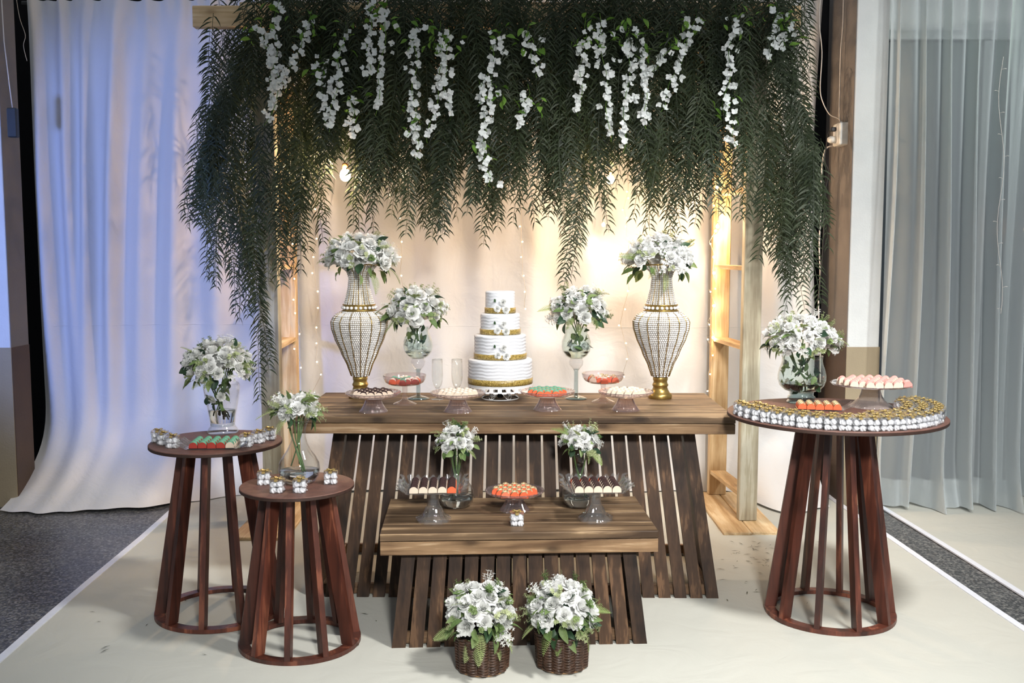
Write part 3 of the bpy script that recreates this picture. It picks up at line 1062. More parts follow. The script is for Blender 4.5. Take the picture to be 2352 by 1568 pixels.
def mtx(pos, zdir, spin, s, squash=1.0):
    q = Vector(zdir).to_track_quat('Z', 'Y').to_matrix().to_4x4()
    return Matrix.Translation(pos) @ q @ Matrix.Rotation(spin, 4, 'Z') @ Matrix.Diagonal((s, s, s * squash, 1))


def mtx_x(pos, xdir, spin, s):
    q = Vector(xdir).to_track_quat('X', 'Z').to_matrix().to_4x4()
    return Matrix.Translation(pos) @ q @ Matrix.Rotation(spin, 4, 'X') @ Matrix.Diagonal((s, s, s, 1))


def bouquet(label, c, rx, rz, n, rose_r, seed, stem_to=None, stem_r=0.02, cmin=-0.18, ferns=5, n_stem=7, group='white rose bouquets', sub=None, dense=1.0):
    """Dome of roses, leaves, fern tips and filler sprays round the centre c, stems reaching down to stem_to."""
    r = random.Random(seed)
    t = thing('rose_bouquet', label, 'bouquet', c, 0, group)
    for i in range(n):
        q = (i + 0.5) / n
        ct_ = 1 - (1 - cmin) * q
        st = math.sqrt(max(0, 1 - ct_ * ct_))
        a = i * 2.39996 + r.uniform(-0.25, 0.25) + seed
        nrm = Vector((st * math.cos(a), st * math.sin(a), ct_))
        rr = r.uniform(0.82, 1.0)
        pos = Vector((nrm.x * rx, nrm.y * rx, nrm.z * rz)) * rr
        d = Vector((nrm.x, nrm.y, nrm.z * rx / rz * 0.8 + 0.25)).normalized()
        s = rose_r * r.uniform(0.85, 1.12)
        link('rose', ROSES[r.randrange(4)], t, mtx=mtx(pos - d * s * 0.7, d + Vector((r.uniform(-.2, .2), r.uniform(-.2, .2), r.uniform(-.1, .2))), r.uniform(0, 6), s, 1.05))
    for i in range(int(n * 0.55)):
        ct_ = r.uniform(cmin, 0.9)
        st = math.sqrt(1 - ct_ * ct_)
        a = r.uniform(0, 2 * PI)
        nrm = Vector((st * math.cos(a), st * math.sin(a), ct_))
        pos = Vector((nrm.x * rx, nrm.y * rx, nrm.z * rz)) * r.uniform(0.6, 0.75)
        s = rose_r * r.uniform(0.8, 1.0)
        link('rose', ROSES[r.randrange(4)], t, mtx=mtx(pos - nrm * s * 0.7, nrm, r.uniform(0, 6), s, 1.05))
    # leaves between the roses and hanging under the dome
    for i in range(int(n * 1.7 * dense)):
        ct_ = r.uniform(-0.65, 0.9)
        st = math.sqrt(1 - ct_ * ct_)
        a = r.uniform(0, 2 * PI)
        nrm = Vector((st * math.cos(a), st * math.sin(a), ct_))
        pos = Vector((nrm.x * rx, nrm.y * rx, nrm.z * rz)) * (r.uniform(0.5, 0.80) if ct_ > -0.1 else r.uniform(0.6, 0.9))
        d = nrm + Vector((r.uniform(-.6, .6), r.uniform(-.6, .6), r.uniform(-.7, .4)))
        link('leaf', LEAVES[r.choice((0, 0, 1, 2, 2, 3))], t, mtx=mtx_x(pos, d, r.uniform(-1.2, 1.2), rose_r * r.uniform(1.1, 1.75)))
    for i in range(int(n * 0.8 * dense)):
        ct_ = r.uniform(-0.35, 0.95)
        st = math.sqrt(1 - ct_ * ct_)
        a = r.uniform(0, 2 * PI)
        nrm = Vector((st * math.cos(a), st * math.sin(a), ct_))
        pos = Vector((nrm.x * rx, nrm.y * rx, nrm.z * rz)) * r.uniform(0.72, 0.85)
        link('filler_sprig', SPRIGS[r.choice((0, 1, 2, 2, 3))], t, mtx=mtx(pos, nrm + Vector((0, 0, r.uniform(-.2, .3))), r.uniform(0, 6), rose_r * r.uniform(1.1, 1.7)))
    for i in range(ferns):
        a = -PI / 2 + (i - (ferns - 1) / 2) * 2.3 / max(1, ferns - 1) + r.uniform(-0.3, 0.3)
        el = r.choice((-0.9, -0.35, 0.2, 0.9))
        nrm = Vector((math.cos(a), math.sin(a), el)).normalized()
        pos = Vector((nrm.x * rx, nrm.y * rx, nrm.z * rz)) * 0.72
        link('fern_frond', FERNS[r.randrange(3)], t, mtx=mtx_x(pos, nrm, r.uniform(-0.8, 0.8), rose_r * r.uniform(1.9, 2.8)))
    for i in range(3):
        a = r.uniform(0, 2 * PI)
        nrm = Vector((math.cos(a) * 0.7, math.sin(a) * 0.7, 0.9)).normalized()
        pos = Vector((nrm.x * rx, nrm.y * rx, nrm.z * rz)) * 0.85
        link('tendril', TENDRIL, t, mtx=mtx(pos, nrm, r.uniform(0, 6), rose_r * r.uniform(1.2, 1.9)))
    if stem_to is not None:
        e = Vector(stem_to) - Vector(c)
        for i in range(n_stem):
            a = r.uniform(0, 2 * PI)
            p0 = Vector((math.cos(a) * rx * 0.45, math.sin(a) * rx * 0.45, 0.0))
            nk = Vector((math.cos(a) * stem_r * 0.6, math.sin(a) * stem_r * 0.6, sub if sub is not None else e.z * 0.4))
            p1 = e + Vector((math.cos(a + 2.5) * stem_r, math.sin(a + 2.5) * stem_r, r.uniform(0, 0.03)))
            pts = [p0, p0 * 0.5 + nk * 0.5 + Vector((0, 0, -0.004)), nk, (nk + p1) / 2, p1]
            mb = MB(); mb.tube(pts, 0.0028, 5); part('stem', mb, 'stem', t)
    return t


def sunken(t, n, rad, z0, z1, rose_r, seed, roses=4, dark=0.6):
    """Leaves and blooms pressed inside the clear bowl of a vase (parts of the bouquet t, local heights)."""
    r = random.Random(seed)
    for i in range(n):
        a = r.uniform(0, 2 * PI)
        d = rad * math.sqrt(r.random())
        z = r.uniform(z0, z1)
        link('leaf', LEAVES[1 if r.random() < dark else 0], t, mtx=mtx_x((d * math.cos(a), d * math.sin(a), z), (r.uniform(-1, 1) * 0.5, r.uniform(-1, 1) * 0.5, r.uniform(-1, 1)), r.uniform(0, 6), rose_r * 1.1))
    for i in range(roses):
        a = -PI / 2 + (i - (roses - 1) / 2) * 0.9 + r.uniform(-.2, .2)
        link('rose', ROSES[i % 4], t, mtx=mtx((0.62 * rad * math.cos(a), 0.62 * rad * math.sin(a), z0 + (z1 - z0) * r.uniform(0.05, 0.35)), (math.cos(a), math.sin(a), r.uniform(-0.5, 0.4)), r.uniform(0, 6), rose_r * 0.62))


# ------------------------------------------------------------------ glass vessels
def wall(prof, t=0.0025):
    """Outer profile (from the foot up) closed with an inner wall."""
    inner = []
    for i, (r, z) in enumerate(prof):
        inner.append((max(0.0005, r - t), z + (t if i == 0 else 0)))
    return prof + inner[::-1]


def rib(n, amp, z0=-1, z1=9):
    return lambda r, z, a: ((r * (1 + amp * math.cos(n * a)) if z0 <= z <= z1 else r), z)


def carafe_vase(label, loc, s=1.0, group='clear glass carafe vases'):
    t = thing('carafe_vase', label, 'vase', loc, 0, group)
    body = [(0.001, 0.0), (0.048, 0.0), (0.056, 0.005), (0.068, 0.022), (0.073, 0.045), (0.070, 0.068), (0.058, 0.092), (0.042, 0.115), (0.030, 0.140), (0.0245, 0.165), (0.0245, 0.185), (0.029, 0.205), (0.038, 0.222)]
    mb = MB(); mb.lathe([(r * s, z * s) for r, z in wall(body)], 48); part('glass_body', mb, 'glass', t)
    mb = MB(); mb.torus(0.0372 * s, 0.0016 * s, 0.2222 * s, 40, 6); part('rim', mb, 'glass_thick', t)
    mb = MB(); mb.lathe([(0.001, 0.0035), (0.0435 * s, 0.0035), (0.053 * s, 0.009 * s), (0.0635 * s, 0.023 * s), (0.069 * s, 0.043 * s), (0.0005, 0.0432 * s)], 40); part('water', mb, 'water', t)
    return t


def goblet_vase(label, loc):
    t = thing('goblet_vase', label, 'vase', loc, 0, 'tall stemmed goblet vases')
    mb = MB(); mb.lathe(wall([(0.001, 0.0), (0.052, 0.0), (0.053, 0.003), (0.035, 0.009), (0.012, 0.016)], 0.004), 40); part('foot', mb, 'glass_thick', t)
    mb = MB(); mb.lathe([(0.012, 0.012), (0.0095, 0.02), (0.0095, 0.13), (0.012, 0.138), (0.016, 0.142)], 24, rib(6, 0.06)); part('stem', mb, 'glass_thick', t)
    mb = MB(); mb.lathe([(0.013, 0.138), (0.020, 0.146), (0.032, 0.162), (0.034, 0.178), (0.030, 0.190), (0.027, 0.194)], 32); part('knop', mb, 'clear_press', t)
    prof = [(0.004, 0.190), (0.034, 0.193), (0.052, 0.206), (0.066, 0.226), (0.071, 0.25), (0.069, 0.275), (0.060, 0.30), (0.053, 0.32), (0.053, 0.34)]
    mb = MB(); mb.lathe(wall(prof), 48); part('bowl', mb, 'glass_green', t)
    mb = MB(); mb.lathe([(0.001, 0.1955), (0.032, 0.197), (0.049, 0.209), (0.0615, 0.226), (0.0005, 0.2262)], 40); part('water', mb, 'water', t)
    return t


def urn_vase(label, loc):
    t = thing('urn_vase', label, 'vase', loc, 0)
    prof = [(0.001, 0.0), (0.066, 0.0), (0.067, 0.004), (0.060, 0.018), (0.050, 0.032), (0.049, 0.038), (0.053, 0.045), (0.056, 0.07), (0.063, 0.11), (0.071, 0.15), (0.076, 0.185), (0.075, 0.205), (0.071, 0.215)]
    mb = MB(); mb.lathe(wall(prof, 0.003), 48); part('glass_body', mb, 'glass', t)
    mb = MB(); mb.lathe([(0.001, 0.0415), (0.0495, 0.0455), (0.0525, 0.07), (0.0575, 0.096), (0.0005, 0.0962)], 40); part('water', mb, 'water', t)
    mb = MB(); mb.lathe([(0.0495, 0.030), (0.0515, 0.034), (0.0505, 0.040), (0.0495, 0.042)], 40); part('waist_ring', mb, 'glass_thick', t)
    return t


def hurricane_vase(label, loc):
    t = thing('hurricane_vase', label, 'vase', loc, 0)
    mb = MB(); mb.lathe(wall([(0.001, 0.0), (0.062, 0.0), (0.064, 0.004), (0.058, 0.011), (0.055, 0.014), (0.060, 0.020), (0.058, 0.028), (0.050, 0.033), (0.052, 0.040), (0.050, 0.046)], 0.005), 48); part('foot', mb, 'glass_thick', t)
    prof = [(0.004, 0.044), (0.050, 0.047), (0.076, 0.058), (0.094, 0.076), (0.102, 0.100), (0.102, 0.122), (0.096, 0.148), (0.088, 0.168), (0.085, 0.186), (0.088, 0.206)]
    mb = MB(); mb.lathe(wall(prof, 0.003), 56); part('bowl', mb, 'glass_green', t)
    mb = MB(); mb.lathe([(0.001, 0.0495), (0.048, 0.0515), (0.073, 0.062), (0.090, 0.079), (0.0925, 0.084), (0.0005, 0.0842)], 48); part('water', mb, 'water', t)
    return t


PLATE_PROF = [(0.001, 0.066), (0.06, 0.066), (0.096, 0.070), (0.114, 0.080), (0.121, 0.088)]


def low_stand(label, loc, k=1.0):
    t = thing('glass_sweet_stand', label, 'cake stand', loc, 0, 'pressed glass sweet stands')
    mb = MB(); mb.lathe([(0.0585, 0.0), (0.057, 0.004), (0.050, 0.014), (0.040, 0.030), (0.033, 0.046), (0.029, 0.062), (0.027, 0.062), (0.031, 0.046), (0.038, 0.030), (0.048, 0.012), (0.0545, 0.0)], 120, rib(20, 0.075)); part('foot', mb, 'pink_glass', t)
    mb = MB(); mb.lathe([(r * k, z - (0.004 if z > 0.067 else 0.004)) for r, z in PLATE_PROF] + [(0.119 * k, 0.0875), (0.112 * k, 0.081), (0.095 * k, 0.072), (0.06 * k, 0.0685), (0.001, 0.0685)], 96,
                        lambda r, z, a: (r * (1 + 0.010 * math.cos(32 * a) * smoothstep(0.09, 0.12, r)), z)); part('plate', mb, 'pink_glass', t)
    mb = MB()
    for i in range(32):
        a = 2 * PI * i / 32
        mb.ball((0.116 * k * math.cos(a), 0.116 * k * math.sin(a), 0.0815), 0.0045, 6, 4)
    o = part('beaded_rim', mb, 'pink_glass', t)
    return t


def coupe(label, loc):
    t = thing('glass_coupe', label, 'bowl', loc, 0, 'footed glass coupes')
    mb = MB(); mb.lathe([(0.053, 0.0), (0.053, 0.003), (0.040, 0.009), (0.022, 0.016), (0.013, 0.024), (0.011, 0.034), (0.011, 0.076), (0.015, 0.086), (0.013, 0.088)], 48, rib(12, 0.03, 0.004)); part('stem', mb, 'pink_glass', t)
    prof = [(0.001, 0.084), (0.03, 0.086), (0.068, 0.092), (0.088, 0.103), (0.096, 0.118), (0.099, 0.136)]
    mb = MB(); mb.lathe(wall(prof, 0.003), 72); part('bowl', mb, 'pink_glass', t)
    return t


def square_pedestal(label, loc, rz):
    t = thing('square_glass_pedestal', label, 'cake stand', loc, rz, 'square glass pedestals')
    mb = MB()
    mb.lathe([(0.066, 0.0), (0.067, 0.006), (0.058, 0.014), (0.044, 0.024), (0.036, 0.040), (0.033, 0.050), (0.028, 0.058), (0.024, 0.064), (0.024, 0.070), (0.0215, 0.074), (0.0215, 0.112), (0.026, 0.124), (0.024, 0.124), (0.018, 0.11), (0.018, 0.074), (0.03, 0.048), (0.04, 0.02), (0.06, 0.0)], 72,
             lambda r, z, a: (r * (1 + 0.045 * math.cos(12 * a) * (1 if z < 0.06 else 0.3)), z + (0.004 * (1 + math.cos(18 * a)) if (r > 0.055 and z > 0.003) else 0)))
    part('foot', mb, 'clear_press', t)
    h = 0.098
    mb = MB(); mb.box(-h, h, -h * 0.86, h * 0.86, 0.124, 0.129, 0.001); part('tray', mb, 'clear_press', t, False)
    # ruffled upturned wings on the sides and back
    for nm, (ax, sg, ln) in {'a': ('x', -1, h * 0.86), 'b': ('x', 1, h * 0.86), 'c': ('y', 1, h)}.items():
        mb = MB()

        def fn(u, v):
            q = (u * 2 - 1) * ln * (1 + 0.12 * v)
            o_ = (h if ax == 'x' else h * 0.86) + 0.045 * v * (0.75 + 0.25 * math.cos(q * 300)) * (1 if ax == 'x' else 0.5)
            z = 0.127 + 0.036 * v ** 1.3 * (0.8 + 0.2 * math.cos(q * 210 + 1)) + 0.010 * v * abs(u * 2 - 1) ** 4
            return (sg * o_, q, z) if ax == 'x' else (q, sg * o_, z)
        mb.grid(36, 6, fn)
        mb.grid(36, 6, lambda u, v: (lambda p: (p[0], p[1], p[2] - 0.003))(fn(u, v)))
        part('ruffled_wing', mb, 'clear_press', t)
    return t


def flat_stand(label, loc):
    t = thing('glass_cake_stand', label, 'cake stand', loc)
    mb = MB(); mb.lathe([(0.088, 0.0), (0.087, 0.004), (0.072, 0.014), (0.055, 0.030), (0.044, 0.048), (0.038, 0.068), (0.036, 0.088), (0.034, 0.088), (0.042, 0.046), (0.07, 0.01), (0.084, 0.0)], 160, rib(40, 0.03)); part('foot', mb, 'ribbed_foot', t)
    mb = MB(); mb.lathe([(0.001, 0.088), (0.12, 0.088), (0.160, 0.094), (0.166, 0.100), (0.165, 0.1015), (0.158, 0.0965), (0.12, 0.0915), (0.001, 0.0915)], 96); part('plate', mb, 'pink_glass', t)
    return t


def flute(label, loc):
    t = thing('champagne_flute', label, 'glass', loc, 0, 'champagne flutes')
    mb = MB(); mb.lathe(wall([(0.001, 0.0), (0.031, 0.0), (0.031, 0.002), (0.012, 0.006), (0.005, 0.012)], 0.002), 32); part('foot', mb, 'glass', t)
    mb = MB(); mb.lathe([(0.005, 0.010), (0.0045, 0.03), (0.006, 0.044), (0.010, 0.054), (0.0005, 0.056)], 20); part('stem', mb, 'clear_press', t)
    mb = MB(); mb.lathe(wall([(0.001, 0.055), (0.010, 0.055), (0.018, 0.066), (0.025, 0.086), (0.0275, 0.115), (0.0265, 0.16), (0.0255, 0.19)], 0.0013), 36); part('bowl', mb, 'glass', t)
    mb = MB(); mb.torus(0.0249, 0.0008, 0.190, 36, 5); part('rim', mb, 'glass_thick', t)
    return t


# ------------------------------------------------------------------ sweets
def truffle_meshes():
    """Domed candy and its paper holder with a rounded flap before and behind."""
    out_ = {}
    w2, d2, h = 0.0165, 0.0150, 0.0245
    mb = MB()
    mb.box(-w2, w2, -d2, d2, 0, 0.0012)
    for y in (-d2, d2 - 0.0012):
        pr = [(-w2, 0), (w2, 0)] + [(w2 * math.cos(a * PI / 10), 0.008 + (h - 0.008) * math.sin(a * PI / 10)) for a in range(0, 11)]
        n = len(pr)
        mb.add([(x, y, z) for x, z in pr] + [(x, y + 0.0012, z) for x, z in pr], [tuple(range(n)), tuple(range(2 * n - 1, n - 1, -1))] + [(i, i + n, (i + 1) % n + n, (i + 1) % n) for i in range(n)])
    for x in (-w2, w2 - 0.0012):
        mb.box(x, x + 0.0012, -d2 + 0.0012, d2 - 0.0012, 0.0012, 0.008)
    out_['holder'] = mb
    mb = MB()
    mb.ball((0, 0, 0.0155), 0.0148, 14, 9, 1.0, 0.92, 0.97)
    out_['candy'] = mb
    return out_


TM = truffle_meshes()
HOLD = {c: TM['holder'].mesh('paper_holder', 'paper_' + c, False) for c in ('cream', 'orange', 'red', 'pink', 'coral')}
CANDY = {c: TM['candy'].mesh('candy', 'candy_' + c) for c in ('choc', 'mint', 'cream', 'nut', 'pink')}


def truffle(loc, candy, hold, label, group, rz=0.0, s=1.0):
    o = link('truffle', CANDY[candy], None, loc=loc, rot=(0, 0, rz), scale=s)
    tag(o, label, 'truffle', group)
    link('paper_holder', HOLD[hold], o)
    return o


def sweets_round(c, z, rad, pitch, candy, hold, label, group, seed=0, s=1.0, py=None):
    r = random.Random(seed)
    n = int(rad / pitch) + 1
    py = py or pitch * 0.9
    for j in range(-n, n + 1):
        for i in range(-n, n + 1):
            x = (i + (0.5 if j % 2 else 0)) * pitch
            y = j * py
            if math.hypot(x, y) <= rad:
                cd_ = candy if isinstance(candy, str) else r.choice(candy)
                hd = hold if isinstance(hold, str) else r.choice(hold)
                row = ', front row' if y < -0.5 * rad else (', rear row' if y > 0.5 * rad else ', middle rows')
                truffle((c[0] + x + r.uniform(-.0012, .0012), c[1] + y, z), cd_, hd, (label(cd_, hd) if callable(label) else label) + row, group, r.uniform(-0.03, 0.03), s)


def sweets_grid(c, z, rz, nx, ny, px_, py_, fn, group, s=1.0):
    for j in range(ny):
        for i in range(nx):
            x = (i - (nx - 1) / 2) * px_
            y = (j - (ny - 1) / 2) * py_
            X = c[0] + x * math.cos(rz) - y * math.sin(rz)
            Yy = c[1] + x * math.sin(rz) + y * math.cos(rz)
            cd_, hd, lb = fn(i, j)
            if 'in the back row' not in lb:
                lb += (', front row', ', second row', ', third row', ', fourth row', ', rear row')[j]
            truffle((X, Yy, z), cd_, hd, lb, group, rz, s)


# ------------------------------------------------------------------ favour boxes
B = 0.0225
mb = MB()
t_ = 0.0008
mb.box(-B, B, -B, B, 0, t_)
for s in (-1, 1):
    a, b = sorted((s * B, s * (B - t_)))
    mb.box(a, b, -B + t_, B - t_, t_, 0.043)
    mb.box(-B, B, a, b, t_, 0.043)
BOX_BODY = mb.mesh('clear_box', 'acetate', False)
mb = MB(); mb.box(-B - 0.0012, B + 0.0012, -B - 0.0012, B + 0.0012, 0.0432, 0.0462, 0.0006)
for s in (-1, 1):
    a, b = sorted((s * (B + 0.0004), s * (B + 0.0012)))
    mb.box(a, b, -B - 0.0012, B + 0.0012, 0.034, 0.0432)
    mb.box(-B, B, a, b, 0.034, 0.0432)
BOX_LID = mb.mesh('clear_lid', 'acetate', False)
mb = MB()
for a in (0, 1):
    pr = [(-B - 0.0018, 0.0415), (-B - 0.0018, 0.0470), (B + 0.0018, 0.0470), (B + 0.0018, 0.0415)]
    for (p, z), (q, zz) in zip(pr[:-1], pr[1:]):
        for wv in (0.0058,):
            if a == 0:
                V = [(p, -wv, z), (p, wv, z), (q, wv, zz), (q, -wv, zz)]
            else:
                V = [(-wv, p, z), (wv, p, z), (wv, q, zz), (-wv, q, zz)]
            mb.add(V, [(0, 1, 2, 3)])
for k in range(4):  # loops of the bow
    a = k * PI / 2 + PI / 4
    ca, sa = math.cos(a), math.sin(a)
    mb.grid(10, 1, lambda u, v: ((0.002 + 0.017 * math.sin(u * PI)) * ca - (v - 0.5) * 0.008 * sa, (0.002 + 0.017 * math.sin(u * PI)) * sa + (v - 0.5) * 0.008 * ca, 0.0476 + 0.0035 * math.sin(u * 2 * PI) * 0.7 + 0.0035 * math.sin(u * PI)))
mb.ball((0, 0, 0.0495), 0.0035, 6, 4)
BOX_RIBBON = mb.mesh('gold_bow', 'satin', True)
mb = MB()
mb.lathe([(0.0005, 0), (0.0088, 0.0004), (0.0112, 0.005), (0.0098, 0.010), (0.0098, 0.0115), (0.007, 0.0162), (0.0005, 0.0195)], 40, lambda r, z, a: (r * (1 + 0.22 * math.cos(5 * (a + z * 70))), z))
MERINGUE = mb.mesh('meringue', 'meringue')
MPOS = [(-0.0108, -0.0108, 0.001), (0.0108, -0.0108, 0.001), (-0.0108, 0.0108, 0.001), (0.0108, 0.0108, 0.001), (-0.0105, -0.0105, 0.0195), (0.0105, -0.0100, 0.0200), (-0.010, 0.0105, 0.0195), (0.0105, 0.0105, 0.0195)]


def favour_box(loc, label, group, rz=0.0, s=1.0):
    t = thing('favour_box', label, 'gift box', loc, rz, group)
    t.scale = (s,) * 3
    link('clear_box', BOX_BODY, t)
    link('clear_lid', BOX_LID, t)
    link('gold_bow', BOX_RIBBON, t)
    for i, p in enumerate(MPOS):
        link('meringue', MERINGUE, t, loc=p, rot=(rnd.uniform(-.3, .3), rnd.uniform(-.3, .3), rnd.uniform(0, 6)))
    return t


# ------------------------------------------------------------------ main table: pearl vases
def ico(r):
    t = (1 + 5 ** 0.5) / 2
    vs_ = [Vector(p).normalized() for p in ((-1, t, 0), (1, t, 0), (-1, -t, 0), (1, -t, 0), (0, -1, t), (0, 1, t), (0, -1, -t), (0, 1, -t), (t, 0, -1), (t, 0, 1), (-t, 0, -1), (-t, 0, 1))]
    fs = [(0, 11, 5), (0, 5, 1), (0, 1, 7), (0, 7, 10), (0, 10, 11), (1, 5, 9), (5, 11, 4), (11, 10, 2), (10, 7, 6), (7, 1, 8), (3, 9, 4), (3, 4, 2), (3, 2, 6), (3, 6, 8), (3, 8, 9), (4, 9, 5), (2, 4, 11), (6, 2, 10), (8, 6, 7), (9, 8, 1)]
    c = {}
    f2 = []

    def mid(a, b):
        k = (min(a, b), max(a, b))
        if k not in c:
            vs_.append((vs_[a] + vs_[b]).normalized())
            c[k] = len(vs_) - 1
        return c[k]
    for a, b, d in fs:
        x, y, z = mid(a, b), mid(b, d), mid(d, a)
        f2 += [(a, x, z), (b, y, x), (d, z, y), (x, y, z)]
    return [v * r for v in vs_], f2


ICOV, ICOF = ico(1.0)


def pearl(mb, c, r):
    mb.add([(c[0] + v.x * r, c[1] + v.y * r, c[2] + v.z * r) for v in ICOV], ICOF)


def interp(tab, z):
    for (z0, r0), (z1, r1) in zip(tab[:-1], tab[1:]):
        if z <= z1:
            k = (z - z0) / (z1 - z0)
            k = k * k * (3 - 2 * k) * 0.4 + k * 0.6
            return r0 + (r1 - r0) * k
    return tab[-1][1]


BODY_TAB = [(0.105, 0.037), (0.15, 0.052), (0.22, 0.083), (0.29, 0.113), (0.335, 0.127), (0.365, 0.129), (0.39, 0.117), (0.408, 0.092), (0.416, 0.076)]
NECK_TAB = [(0.447, 0.070), (0.48, 0.060), (0.53, 0.049), (0.57, 0.045), (0.60, 0.054), (0.622, 0.078), (0.630, 0.086)]
pmb = MB()
z = 0.108
while z < 0.412:
    r_ = interp(BODY_TAB, z)
    n = int(2 * PI * r_ / 0.0096)
    for i in range(n):
        a = 2 * PI * i / n
        pearl(pmb, (r_ * math.cos(a), r_ * math.sin(a), z), 0.0046)
    dr = abs(interp(BODY_TAB, z + 0.004) - r_) / 0.004
    z += 0.0096 / math.sqrt(1 + dr * dr)
z = 0.450
while z < 0.629:
    r_ = interp(NECK_TAB, z)
    for i in range(30):
        a = 2 * PI * i / 30
        pearl(pmb, (r_ * math.cos(a), r_ * math.sin(a), z), 0.0044)
    dr = abs(interp(NECK_TAB, z + 0.004) - r_) / 0.004
    z += 0.0094 / math.sqrt(1 + dr * dr)
PEARLS = pmb.mesh('pearl_beading', 'pearl')
mb = MB(); mb.lathe([(0.054, 0.0), (0.056, 0.004), (0.056, 0.018), (0.051, 0.024), (0.046, 0.027), (0.038, 0.040), (0.033, 0.055), (0.037, 0.060), (0.038, 0.067), (0.034, 0.072), (0.032, 0.082), (0.035, 0.088), (0.0355, 0.100), (0.033, 0.104), (0.001, 0.105)], 48)
VFOOT = mb.mesh('gold_foot', 'gold')
mb = MB()
for zz in (0.419, 0.445):
    mb.torus(0.0755, 0.0032, zz, 48, 6)
mb.lathe([(0.0735, 0.42), (0.0735, 0.444)], 48)
mb.torus(0.086, 0.0025, 0.633, 48, 6)
VBAND = mb.mesh('gold_band', 'gold')
mb = MB()
for i in range(16):
    a = 2 * PI * i / 16 + 0.1
    pts = []
    for j in range(19):
        z = 0.106 + (0.416 - 0.106) * j / 18
        r_ = interp(BODY_TAB, z) + 0.0050
        pts.append((r_ * math.cos(a), r_ * math.sin(a), z))
    mb.tube(pts, 0.0023, 5)
for i in range(15):
    a = 2 * PI * (i * 2 + 0.5) / 30
    mb.tube([((interp(NECK_TAB, 0.447 + 0.183 * j / 12) + 0.0005) * math.cos(a), (interp(NECK_TAB, 0.447 + 0.183 * j / 12) + 0.0005) * math.sin(a), 0.447 + 0.183 * j / 12) for j in range(13)], 0.0016, 5)
VWIRE = mb.mesh('gold_wires', 'gold')
mb = MB(); mb.lathe([(interp(BODY_TAB, 0.106 + 0.31 * i / 24) - 0.004, 0.106 + 0.31 * i / 24) for i in range(25)], 40)
mb.lathe([(interp(NECK_TAB, 0.447 + 0.16 * i / 12) - 0.003, 0.447 + 0.16 * i / 12) for i in range(13)], 40)
VLINER = mb.mesh('inner_wall', 'pearl_wall' if 'pearl_wall' in M else 'gold')
M['pearl_wall'] = pmat('ivory_lining', (0.56, 0.48, 0.36), 0.5, var=0.1)
VLINER.materials[0] = M['pearl_wall']
mb = MB(); pearl(mb, (0, 0, 0), 0.0078)
BIGPEARL = mb.mesh('pearl', 'pearl')


def pearl_vase(label, loc):
    t = thing('pearl_vase', label, 'vase', loc, rnd.uniform(0, 0.3), 'pearl beaded gold vases')
    link('gold_foot', VFOOT, t)
    link('inner_wall', VLINER, t)
    o = link('pearl_beading', PEARLS, t); o['kind'] = 'stuff'
    link('gold_wires', VWIRE, t)
    b = link('gold_band', VBAND, t)
    for i in range(22):
        a = 2 * PI * i / 22
        link('pearl', BIGPEARL, b, loc=(0.078 * math.cos(a), 0.078 * math.sin(a), 0.432))
    return t


pvL = base(828, 917, ZM, 0.056)
pvR = base(1516, 918, ZM, 0.056)
pearl_vase('tall pearl-beaded vase with gold foot beside the chocolate truffle stand', pvL)
pearl_vase('tall pearl-beaded vase with gold foot near the ladder tower strung with lights', pvR)
bouquet('wide low dome of white roses on the pearl vase above the chocolate truffles', pvL + Vector((0.01, 0, 0.655)), 0.175, 0.125, 38, 0.037, 11, pvL + Vector((0, 0, 0.45)), 0.02, cmin=-0.10, ferns=5, sub=-0.09)
bouquet('wide low dome of white roses on the pearl vase beside the lit ladder tower', pvR + Vector((-0.01, 0, 0.655)), 0.172, 0.12, 38, 0.037, 23, pvR + Vector((0, 0, 0.45)), 0.02, cmin=-0.10, ferns=4, sub=-0.09)

gL = base(961, 919, ZM, 0.052)
gR = base(1323, 919, ZM, 0.052)
goblet_vase('stemmed glass goblet vase beside the pair of champagne flutes', gL)
goblet_vase('stemmed glass goblet vase between the cake and the orange coupe', gR)
b1 = bouquet('round white rose bouquet in the goblet vase behind the champagne flutes', gL + Vector((-0.01, 0, 0.42)), 0.135, 0.115, 32, 0.036, 31, gL + Vector((0, 0, 0.235)), 0.025, cmin=-0.45, ferns=6, sub=-0.10)
sunken(b1, 16, 0.05, -0.185, -0.09, 0.036, 3)
b2 = bouquet('round white rose bouquet in the goblet vase just past the cake', gR + Vector((0.01, 0, 0.42)), 0.135, 0.115, 32, 0.036, 47, gR + Vector((0, 0, 0.235)), 0.025, cmin=-0.45, ferns=6, sub=-0.10)
sunken(b2, 16, 0.05, -0.185, -0.09, 0.036, 5)

flute('empty champagne flute nearer the goblet vase', base(1005, 919, ZM, 0.031))
flute('empty champagne flute nearer the cake', base(1050, 919, ZM, 0.031))

